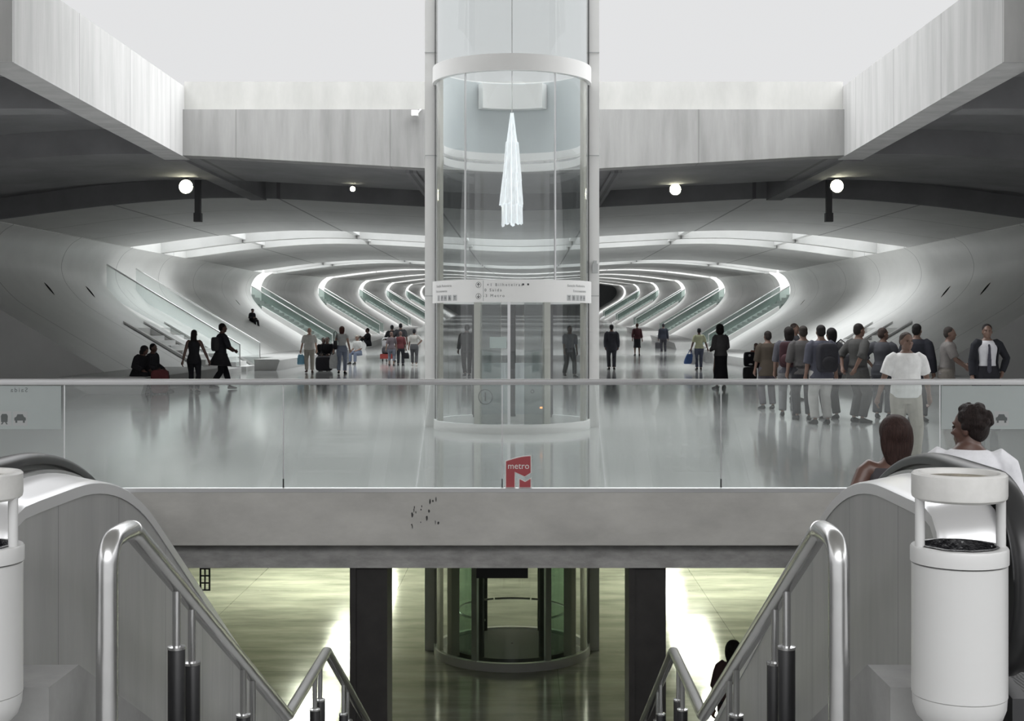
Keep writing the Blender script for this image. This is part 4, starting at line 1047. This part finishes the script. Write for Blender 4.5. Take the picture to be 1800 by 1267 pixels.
# child on the slope
zc = 2.05; uc = 13.35; Yc = 64.0
person('child in dark clothes and white shoes sitting high on the sloping wall', (AX - uc + 0.30, Yc, 0.6 * (uc - 0.3 - 10.2) - 0.30 + 0.02), 60, 1.30, dict(pelvis=(0, 0.15, 0.52), footL=(0.12, -0.34, 0.12), footR=(-0.10, -0.28, 0.16), handL=(0.2, -0.12, 0.62), handR=(-0.2, -0.18, 0.72), lean=8), 'skin_m', ('cap', BLK), (BLK, 1.0, -0.1, 0.03), ('trousers', BLK, 0.97, 0.02), (0.7, 0.7, 0.7))
# man with the light blue bag
p = spot(544, Yof(655)); t_, P_, W_, f_ = person('older bald man in white shirt and beige trousers walking towards the lift', p, 5, 1.55, dict(WALK, belly=0.06, handR=(-0.33, -0.05, 0.78), footL=(0.11, -0.10, 0.085), footR=(-0.11, 0.12, 0.10)),
       'skin_l', ('thin', (0.35, 0.33, 0.31)), ((0.72, 0.70, 0.66), 0.45, -0.05, 0.022), ('trousers', (0.50, 0.46, 0.40), 0.97, 0.022), (0.06, 0.035, 0.025))
tote('plastic_bag', 'light blue plastic bag held by the older bald man', 'bag', W_(P_.wr['R'] + Vector((0, 0, -0.05))), 0.24, 0.34, 0.12, (0.28, 0.55, 0.72), 0.10, 10)
# seated pair by the black luggage
for px, lab, yw in ((567, 'seated person in black on the bench nearest the bald man, head bowed', 20), (577, 'seated person in black on the bench, behind the woman in jeans', -10)):
    person(lab, spot(px, 47.2 if px == 567 else 47.0), yw, 1.62, dict(SIT, pelvis=(0, 0, 0.50), lean=10 if px > 570 else 20, head_pitch=-10), 'skin_d', ('short', (0.015, 0.012, 0.012)), (BLK, 0.9, -0.1, 0.02), ('trousers', DRK, 0.97, 0.02))
q = spot(570, 46.1); soft_box('travel_bag', 'black travel bag on the floor before the two seated in black', 'bag', (q[0], q[1], 0.27), (0.62, 0.36, 0.52), (0.03, 0.028, 0.034), 8, (('handle', (0, 0, 0.25), (0.3, 0, 0.09), BLK),))
p = spot(601, Yof(657)); t_, P_, W_, f_ = person('woman in white top and blue jeans with a shoulder bag, seen from behind', p, 180, 1.60, dict(WALK2, fem=True, handL=(0.30, 0.02, 0.80), handR=(-0.27, -0.12, 0.82), footL=(0.10, 0.10, 0.10), footR=(-0.09, -0.08, 0.085)),
       'skin_l', ('bob', (0.12, 0.05, 0.04)), ((0.74, 0.74, 0.73), 0.2, -0.06, 0.014), ('trousers', (0.30, 0.34, 0.44), 0.97, 0.016))
tote('plastic_bag', 'white plastic bag held by the woman in blue jeans', 'bag', W_(P_.wr['L'] + Vector((0, 0, -0.06))), 0.28, 0.46, 0.14, (0.75, 0.75, 0.75), 0.10, 0)
soft_box('shoulder_bag', 'dark shoulder bag at the hip of the woman in jeans', 'bag', W_((0.22, 0.08, 1.02)), (0.12, 0.30, 0.30), (0.05, 0.048, 0.05), 0, (('strap', (0, 0, 0.12), (0.10, 0, 0.36), (0.05, 0.05, 0.05)),))
# bench sitters
bz = lambda Y: lift(Y)
person('man in cap and grey shirt sitting on the wall bench with hands on knees', spot(630, 54.5), -30, 1.60, dict(SIT, pelvis=(0, 0, 0.52), lean=8), 'skin_m', ('cap', (0.25, 0.23, 0.2)), ((0.40, 0.40, 0.39), 0.5, -0.08, 0.02), ('trousers', (0.12, 0.14, 0.19), 0.97, 0.02))
person('person in black sitting atop the wall bench with knees drawn up', spot(645, 63.0, 0.62), -70, 1.62, dict(pelvis=(0, 0.1, 0.12), footL=(0.12, -0.52, 0.09), footR=(-0.10, -0.42, 0.085), kneeL=(0, -0.5, 1), kneeR=(0, -0.5, 1), handL=(0.14, -0.32, 0.45), handR=(-0.1, -0.36, 0.40), lean=6), 'skin_d', ('short', (0.012, 0.011, 0.011)), (BLK, 0.6, -0.08, 0.02), ('trousers', BLK, 0.97, 0.02))
# luggage trolley and its people
p = spot(681, 57.0)
t = thing('luggage_trolley', 'luggage trolley with red base beside the group of four standing people', 'trolley', p)
x, y = p[0], p[1]
mb = MB(); mb.box(x - 0.28, x + 0.28, y - 0.4, y + 0.4, 0.16, 0.36); mb.build('base', cloth((0.20, 0.04, 0.035)), t)
mb = MB()
for k in (-1, 1): mb.tube([(x + k * 0.26, y + 0.38, 0.3), (x + k * 0.26, y + 0.42, 1.0), (x + k * 0.2, y + 0.44, 1.05)], 0.02, 8)
mb.tube([(x - 0.21, y + 0.44, 1.05), (x + 0.21, y + 0.44, 1.05)], 0.02, 8); mb.build('push_frame', M['steel'], t)
for k in (-1, 1):
    mb = MB(); mb.ell((x + k * 0.24, y + 0.3, 0.08), (0.03, 0.08, 0.08)); mb.build('wheel', M['rubber'], t)
mb = MB(); mb.ell((x, y - 0.32, 0.08), (0.03, 0.08, 0.08)); mb.build('wheel', M['rubber'], t)
for i, (dz, c) in enumerate(((0.36, (0.05, 0.05, 0.055)), (0.66, (0.30, 0.30, 0.31)))):
    soft_box('suitcase', ('black suitcase lying on the luggage trolley' if i == 0 else 'grey case on top of the luggage trolley stack'), 'suitcase', (x, y, dz + 0.15), (0.46, 0.6, 0.29), c)
person('person in dark shirt standing behind the woman with purple top', spot(689, 58.5), 180, 1.63, dict(handL=(0.3, -0.1, 0.9), handR=(-0.3, -0.1, 0.9)), 'skin_d', ('short', BLK), (BLK, 0.6, -0.08, 0.025), ('trousers', DRK, 0.97, 0.02))
person('tall person in dark grey shirt standing behind the woman in red', spot(704, 58.0), 180, 1.70, dict(handL=(0.34, -0.02, 0.95), handR=(-0.30, 0, 0.85)), 'skin_d', ('short', BLK), ((0.045, 0.045, 0.05), 0.5, -0.08, 0.025), ('trousers', DRK, 0.97, 0.02))
person('woman in purple-grey top and rolled denim trousers facing away', spot(688, Yof(643)), 180, 1.36, dict(WALK, fem=True, footL=(0.11, -0.05, 0.09), footR=(-0.11, 0.05, 0.09)), 'skin_m', ('short', (0.14, 0.09, 0.075)), ((0.102, 0.087, 0.096), 0.5, -0.1, 0.018), ('trousers', (0.13, 0.14, 0.17), 0.80, 0.016))
t_, P_, W_, f_ = person('woman in dark red top and black trousers facing away', spot(704, Yof(642.5)), 180, 1.38, dict(fem=True), 'skin_m', ('short', (0.12, 0.08, 0.07)), ((0.105, 0.032, 0.035), 0.6, -0.08, 0.02), ('trousers', DRK, 0.97, 0.016))
tote('handbag', 'black handbag held by the woman in dark red', 'bag', W_(P_.wr['R'] + Vector((0, 0, -0.05))), 0.26, 0.24, 0.10, BLK, 0.12, 0)
person('woman in grey top with a hand on her hip, beside the lift post', spot(728, Yof(643)), 180, 1.47, dict(fem=True, handR=(-0.17, 0.02, 0.98), elbowR=(-1, 0.2, 0), handL=(0.26, -0.06, 0.82), footL=(0.08, -0.08, 0.09), footR=(-0.10, 0.08, 0.09)), 'skin_m', ('short', BLK), ((0.34, 0.33, 0.31), 0.45, -0.06, 0.016), ('trousers', (0.07, 0.07, 0.075), 0.92, 0.02), (0.5, 0.48, 0.45))

# --- beyond the lift, other side
person('man in dark suit seen from behind, walking along the hall', spot(1075, Yof(650)), 180, 1.66, dict(footL=(0.09, -0.04, 0.085), footR=(-0.09, 0.05, 0.09), handL=(0.22, -0.02, 0.84), handR=(-0.24, -0.06, 0.84)), 'skin_m', ('short', BLK), ((0.045, 0.045, 0.055), 1.0, -0.20, 0.03, 'jacket'), ('trousers', (0.04, 0.04, 0.048), 0.97, 0.02))
person('woman in dark red top and black skirt far along the hall', spot(1120, Yof(625)), 180, 1.72, dict(fem=True, handL=(0.24, -0.04, 0.86)), 'skin_m', ('short', (0.05, 0.025, 0.02)), ((0.065, 0.025, 0.030), 0.8, -0.05, 0.02), ('skirt', BLK, 0.55, 0.015))
t_, P_, W_, f_ = person('man in navy top and dark trousers pulling a small case', spot(1166, Yof(621)), 180, 1.70, dict(footL=(0.10, 0.03, 0.085)), 'skin_d', ('short', BLK), ((0.018, 0.021, 0.030), 1.0, -0.08, 0.025), ('trousers', DRK, 0.97, 0.02))
q = spot(1156, Yof(618)); soft_box('wheeled_case', 'small wheeled case beside the man in navy', 'suitcase', (q[0], q[1], 0.32), (0.3, 0.22, 0.5), (0.06, 0.06, 0.065), 0, (('handle', (0, 0, 0.24), (0.18, 0, 0.4), (0.5, 0.5, 0.5)), ('wheel', (0.1, 0, -0.28), (0.03, 0.03, 0.04), BLK), ('wheel', (-0.1, 0, -0.28), (0.03, 0.03, 0.04), BLK)))
t_, P_, W_, f_ = person('woman in yellow-green shirt carrying bags in both hands', spot(1229, Yof(650)), 180, 1.52, dict(fem=True, handL=(0.34, 0, 0.80), handR=(-0.36, 0, 0.80), footL=(0.08, -0.05, 0.09), footR=(-0.06, 0.06, 0.09)), 'skin_d', ('short', BLK), ((0.48, 0.49, 0.33), 0.45, -0.05, 0.02), ('trousers', (0.09, 0.10, 0.14), 0.97, 0.014))
tote('carrier_bag', 'blue carrier bag hanging at the side of the woman in yellow-green', 'bag', W_(P_.wr['L'] + Vector((0.02, 0, -0.05))), 0.30, 0.36, 0.12, (0.070, 0.126, 0.294), 0.14, 15, tilt=-0.25)
tote('plastic_bag', 'white plastic bag next to the blue carrier bag', 'bag', W_(P_.wr['L'] + Vector((-0.06, -0.08, -0.05))), 0.24, 0.42, 0.12, (0.62, 0.62, 0.63), 0.10, 0)
tote('plastic_bag', 'white plastic bag held close to the woman in long black skirt', 'bag', W_(P_.wr['R'] + Vector((-0.06, 0, -0.05))), 0.36, 0.40, 0.14, (0.66, 0.66, 0.66), 0.08, -10)
person('woman with big dark hair, grey top and long black skirt', spot(1267, 33.5), 205, 1.66, dict(fem=True, handL=(0.12, -0.28, 1.02), handR=(-0.18, -0.26, 0.98), head_yaw=-30, head_pitch=12), 'skin_m', ('big', (0.016, 0.013, 0.013)), ((0.078, 0.075, 0.078), 0.9, -0.05, 0.02), ('skirt', BLK, 0.93, 0.015))
person('long-haired girl sitting low beside the man in brown camouflage', spot(1329, 41, 0), -10, 1.42, dict(SIT, fem=True, pelvis=(0, 0, 0.50), lean=8), 'skin_m', ('long', (0.03, 0.02, 0.016)), ((0.30, 0.13, 0.10), 0.5, -0.1, 0.016), ('trousers', DRK, 0.97, 0.016))
q = spot(1318, 38.5); soft_box('travel_bag', 'black bag with pale tags before the sitting girl', 'bag', (q[0], q[1], 0.62), (0.36, 0.3, 0.44), (0.018, 0.018, 0.022), 0, (('tag', (-0.03, -0.15, 0.12), (0.035, 0.01, 0.035), (0.7, 0.7, 0.7)), ('tag', (0.0, -0.15, -0.14), (0.06, 0.01, 0.03), (0.6, 0.6, 0.6))))
q = spot(1318, 38.5); soft_box('luggage_stand', 'low dark case under the tagged black bag', 'suitcase', (q[0], q[1], 0.2), (0.40, 0.34, 0.39), (0.03, 0.03, 0.032))
person('person in brown camouflage shirt seen from behind', spot(1350, 25.5), 190, 1.53, dict(handL=(0.26, -0.1, 0.84), handR=(-0.26, -0.16, 0.86)), 'skin_m', ('short', (0.018, 0.014, 0.013)), [((0.047, 0.038, 0.029), 0.6, -0.20, 0.03)], ('trousers', (0.06, 0.055, 0.065), 0.97, 0.025))  # waiting group's clothes are also darkened in colour to stand for backlight
t_, P_, W_, f_ = person('person in grey shirt and trousers wearing a dark red backpack', spot(1386, 23.5), 165, 1.62, dict(handL=(0.26, -0.08, 0.84), head_yaw=15), 'skin_m', ('bob', (0.018, 0.015, 0.014)), ((0.071, 0.071, 0.084), 0.6, -0.10, 0.025), ('trousers', (0.132, 0.132, 0.138), 0.97, 0.025))
soft_box('backpack', 'dark red backpack worn between the camouflage shirt and the grey shirt', 'backpack', W_(P_.tor(0.25, 0, 0.20)), (0.30, 0.20, 0.46), (0.033, 0.013, 0.017), 165, (('pocket', (0, 0.10, -0.08), (0.12, 0.05, 0.10), (0.045, 0.018, 0.022)),))
person('person whose head shows just behind the one with red backpack', spot(1395, 28.5), 60, 1.68, dict(), 'skin_m', ('short', (0.06, 0.045, 0.04)), ((0.10, 0.10, 0.11), 0.9, -0.10, 0.02), ('trousers', DRK, 0.97, 0.02))
person('man in plain grey shirt and dark trousers, seen from behind between two backpacks', spot(1412, 22.6), 180, 1.635, dict(handL=(0.27, -0.08, 0.85), handR=(-0.27, -0.08, 0.85)), 'skin_m', ('short', (0.03, 0.025, 0.022)), ((0.072, 0.069, 0.069), 0.6, -0.10, 0.025), ('trousers', (0.022, 0.022, 0.026), 0.97, 0.025))
t_, P_, W_, f_ = person('man in blue-grey shirt and white trousers wearing a black backpack', spot(1444, 21.6), 188, 1.65, dict(handR=(-0.30, -0.1, 0.85), head_yaw=-12), 'skin_m', ('short', (0.015, 0.013, 0.013)), ((0.063, 0.065, 0.084), 0.6, -0.13, 0.035), ('trousers', (0.352, 0.344, 0.336), 0.97, 0.03))
soft_box('backpack', 'black backpack on the man in white trousers', 'backpack', W_(P_.tor(0.22, -0.02, 0.22)), (0.34, 0.22, 0.48), (0.020, 0.020, 0.025), 188, (('pocket', (0, 0.11, -0.08), (0.13, 0.05, 0.11), (0.017, 0.017, 0.02)),))
t_, P_, W_, f_ = person('person in dark grey shirt with shoulder bag, overlapping the white trousers', spot(1462, 22.8), 200, 1.60, dict(fem=True, handL=(0.26, -0.14, 0.86), handR=(-0.30, -0.2, 0.92)), 'skin_d', ('bob', (0.012, 0.011, 0.011)), ((0.051, 0.051, 0.054), 0.6, -0.10, 0.04), ('trousers', BLK, 0.97, 0.03))
q = spot(1481, 22.5); soft_box('shoulder_bag', 'bulging dark shoulder bag with pale buckles in the waiting group', 'bag', (q[0] - 0.03, q[1], 0.98), (0.34, 0.22, 0.34), (0.05, 0.05, 0.055), -20, (('strap', (0, 0, 0.13), (0.16, 0, 0.28), BLK), ('buckle', (-0.06, -0.12, 0.06), (0.03, 0.01, 0.025), (0.7, 0.7, 0.7))))
person('man in olive-grey shirt in profile, hands behind his back', spot(1508, 22.0), 115, 1.675, dict(handL=(0.14, 0.22, 0.93), handR=(-0.2, 0.22, 0.93), elbowL=(0.9, 0.5, 0), elbowR=(-0.9, 0.5, 0)), 'skin_m', ('short', (0.02, 0.017, 0.016)), ((0.062, 0.062, 0.060), 0.6, -0.18, 0.03), ('trousers', (0.055, 0.055, 0.055), 0.97, 0.03))
person('woman with short hair and a hand on her hip, facing the white T-shirt', spot(1552, 23.0), 150, 1.60, dict(fem=True, handL=(0.20, 0.02, 0.98), elbowL=(1, 0.25, 0), handR=(-0.2, -0.3, 1.0), head_yaw=-40), 'skin_m', ('short', (0.06, 0.045, 0.04)), ((0.060, 0.062, 0.070), 0.75, -0.12, 0.035), ('trousers', (0.050, 0.052, 0.060), 0.97, 0.04))
person('man in dark suit standing just behind the white T-shirt', spot(1611, 22.2), 150, 1.67, dict(handL=(0.26, -0.1, 0.86), handR=(-0.27, -0.06, 0.86)), 'skin_m', ('short', (0.012, 0.011, 0.011)), ((0.022, 0.023, 0.030), 1.0, -0.22, 0.035, 'jacket'), ('trousers', (0.02, 0.02, 0.026), 0.97, 0.025))
t_, P_, W_, f_ = person('man in white T-shirt and beige trousers walking just behind the glass', spot(1592, 15.6), 4, 1.565, dict(belly=0.03, handL=(0.33, 0.05, 0.86), handR=(-0.36, 0.02, 0.84), elbowL=(0.8, 0.8, 0), elbowR=(-0.9, 0.7, 0), footL=(0.09, -0.1, 0.085), footR=(-0.09, 0.2, 0.12), head_yaw=8), 'skin_m', ('short', (0.05, 0.035, 0.03)), ((0.74, 0.74, 0.735), 0.42, -0.06, 0.03), ('trousers', (0.38, 0.36, 0.32), 0.97, 0.025), fine=0.010)
eyes(P_, f_)
person('man in tan shirt in profile with forearms crossed, beside the suits', spot(1664, 22.0), 70, 1.62, dict(handL=(0.06, -0.30, 1.02), handR=(-0.10, -0.32, 0.98), elbowL=(0.9, 0.3, -0.3), elbowR=(-0.9, 0.3, -0.3), lean=4), 'skin_m', ('short', (0.05, 0.042, 0.038)), ((0.169, 0.159, 0.153), 0.45, -0.08, 0.03), ('trousers', (0.156, 0.143, 0.127), 0.97, 0.03))
t_, P_, W_, f_ = person('man in dark suit and striped tie with a hand in his pocket', spot(1734, 21.0), 0, 1.665, dict(handL=(0.25, -0.02, 0.90), elbowL=(1, 0.4, 0), handR=(-0.25, -0.05, 0.84), head_yaw=-10), 'skin_m', ('short', (0.015, 0.012, 0.012)), [((0.60, 0.60, 0.63), 0.0, -0.05, 0.006), ], ('trousers', (0.02, 0.02, 0.025), 0.97, 0.022), fine=0.011)
# open jacket: two fronts, a back and sleeves
mb = MB(); rg = torso_rings(P_, 0.044, -0.24, 0.50, n=24, flare=0.1)
n = 24; keep = [j for j in range(n) if not (math.sin(2 * math.pi * j / n) < -0.70)]
keep = sorted(keep, key=lambda j: (j - 21) % n)
inner = torso_rings(P_, 0.018, -0.24, 0.50, n=24, flare=0.1)
mb.loft([[r[j] for j in keep] + [i_[j] for j in keep[::-1]] for r, i_ in zip(rg, inner)])
for s in 'LR': put_tube(mb, arm_pts(P_, s, 0.98), 0.020)
f_(mb, 'jacket', cloth((0.020, 0.021, 0.026)), 0.010, 1)
mb = MB(); r_ = lambda tt, x: P_.tor(tt, x, -0.132 + (0.02 if tt > 0.4 else 0.0) + max(0, tt - 0.4) * 0.35)
mb.tube([r_(0.47, 0), r_(0.40, 0), r_(0.2, 0), r_(0.02, 0), r_(-0.03, 0)], [0.024, 0.022, 0.034, 0.040, 0.012], 10, flat=(1, 0.35)); f_(mb, 'tie', cloth((0.05, 0.05, 0.065), 0.6, 0.5, 60), 0.008, 1)
eyes(P_, f_)
person('man in blue-grey shirt seen through the lift glass, behind its door frame', spot(1001, 40.5), 20, 1.62, dict(WALK, handL=(0.27, 0.02, 0.84)), 'skin_m', ('short', BLK), ((0.20, 0.21, 0.25), 0.5, -0.08, 0.02), ('trousers', (0.06, 0.06, 0.07), 0.97, 0.02))
person('dark-clothed person seen through the lift glass, by the lift post of the bald man side', spot(821, 41.0), 190, 1.66, dict(WALK2), 'skin_m', ('short', BLK), ((0.03, 0.03, 0.035), 0.9, -0.1, 0.025), ('trousers', BLK, 0.97, 0.02))
# --- two riders on the escalator
Yw, zw = 7.2, -0.43
person('woman with reddish-brown bobbed hair in a dark vest riding the escalator', spot(1573, Yw, zw), 172, 1.59, dict(fem=True, handL=(0.28, -0.10, 0.95), handR=(-0.26, -0.15, 0.95), head_yaw=8), 'skin_d', ('bob', (0.036, 0.020, 0.017)), ((0.06, 0.055, 0.06), 0.0, -0.08, 0.012, 'tank_top'), ('trousers', DRK, 0.97, 0.016), fine=0.008)
t_, P_, W_, f_ = person('laughing man with curly dark hair in a white T-shirt riding the escalator', spot(1703, Yw, zw), 158, 1.66, dict(neck=0.632, handL=(0.30, -0.08, 0.82), handR=(-0.30, -0.06, 0.82), head_yaw=66, head_pitch=4), 'skin_d', ('curly', (0.020, 0.014, 0.013)), ((0.76, 0.76, 0.79), 0.40, -0.10, 0.026), ('trousers', (0.10, 0.11, 0.14), 0.97, 0.02), fine=0.008)
eyes(P_, f_)
# --- down at the metro level
person('person with dark hair at the metro level, seen past the stair handrail', spot(1289, 15.0, -3.58), 150, 1.62, dict(fem=True, handL=(0.26, 0, 0.84)), 'skin_d', ('bob', (0.012, 0.011, 0.011)), ((0.05, 0.03, 0.03), 0.5, -0.1, 0.02), ('trousers', DRK, 0.97, 0.02))

# glowing faceted shape added for a bright reflection in the lift glass
p0 = Vector((LC[0], LC[1], 0)); t = thing('glint_stand_in', 'tall glowing shape standing in for a reflection in the glass lift shaft', 'light', (LC[0], LC[1], 3.2))
M['glint'] = mat('glowing strips standing in for a reflection', (0.75, 0.78, 0.80), 0.15, var=0.3, scale=(14, 14, 1.5), nscale=3, emit=(0.92, 0.97, 1.0), strength=0.42)
rnd = random.Random(3)
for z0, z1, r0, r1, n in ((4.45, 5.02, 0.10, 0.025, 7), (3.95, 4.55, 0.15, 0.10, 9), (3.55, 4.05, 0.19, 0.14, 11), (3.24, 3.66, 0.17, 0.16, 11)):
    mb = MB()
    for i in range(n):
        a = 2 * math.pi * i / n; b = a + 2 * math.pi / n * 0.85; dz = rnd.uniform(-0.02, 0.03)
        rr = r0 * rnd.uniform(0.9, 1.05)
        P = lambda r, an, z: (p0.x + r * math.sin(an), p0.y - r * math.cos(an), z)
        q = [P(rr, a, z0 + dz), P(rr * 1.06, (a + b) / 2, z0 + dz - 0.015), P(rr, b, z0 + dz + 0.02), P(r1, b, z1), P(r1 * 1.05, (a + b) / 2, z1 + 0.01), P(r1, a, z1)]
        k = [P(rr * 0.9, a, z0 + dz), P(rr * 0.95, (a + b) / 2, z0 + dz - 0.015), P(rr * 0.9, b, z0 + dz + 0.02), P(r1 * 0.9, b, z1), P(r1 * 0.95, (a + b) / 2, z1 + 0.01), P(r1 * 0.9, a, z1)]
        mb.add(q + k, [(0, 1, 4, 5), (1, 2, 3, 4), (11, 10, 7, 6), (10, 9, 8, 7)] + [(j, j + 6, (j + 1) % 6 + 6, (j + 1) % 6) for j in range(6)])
    mb.build('glint_tier', M['glint'], t, sharp=10)
mb = MB(); mb.tube([(p0.x, p0.y, 5.0), (p0.x, p0.y, 9.8)], 0.008, 6); mb.build('added_cable', M['steel'], t)  # cable added to go with the reflection shape

# perforated metal bracket under the slab
X0, Y0 = -3.36, 13.75
mb = MB(); mb.box(X0 - 0.055, X0 - 0.04, Y0, Y0 + 0.02, -1.15, -0.751); mb.box(X0 + 0.04, X0 + 0.055, Y0, Y0 + 0.02, -1.15, -0.751); mb.box(X0 - 0.006, X0 + 0.006, Y0, Y0 + 0.02, -1.15, -0.751)
for k in range(6): mb.box(X0 - 0.05, X0 + 0.05, Y0 + 0.002, Y0 + 0.018, -1.15 + 0.075 * k, -1.135 + 0.075 * k)
tag(mb.build('perforated_bracket', M['dark_metal']), 'narrow perforated dark bracket hanging under the slab, beside the empty escalator', 'bracket')

# dark chips and stains on the slab edge
rnd = random.Random(11); mb = MB()
for i in range(16):
    p = atY(rnd.choice((726, 738, 752, 766)) + rnd.uniform(-6, 6), rnd.uniform(876, 926), 12.85); n = 7; w_, h_ = rnd.uniform(0.004, 0.012), rnd.uniform(0.008, 0.030)
    mb.prism([(p.x + w_ * math.cos(2 * math.pi * k / n) * rnd.uniform(0.6, 1.2), p.z + h_ * math.sin(2 * math.pi * k / n) * rnd.uniform(0.6, 1.2)) for k in range(n)], 'Y', 12.847, 12.8495)
struct(mb.build('trim_5', M['lift_dark']))
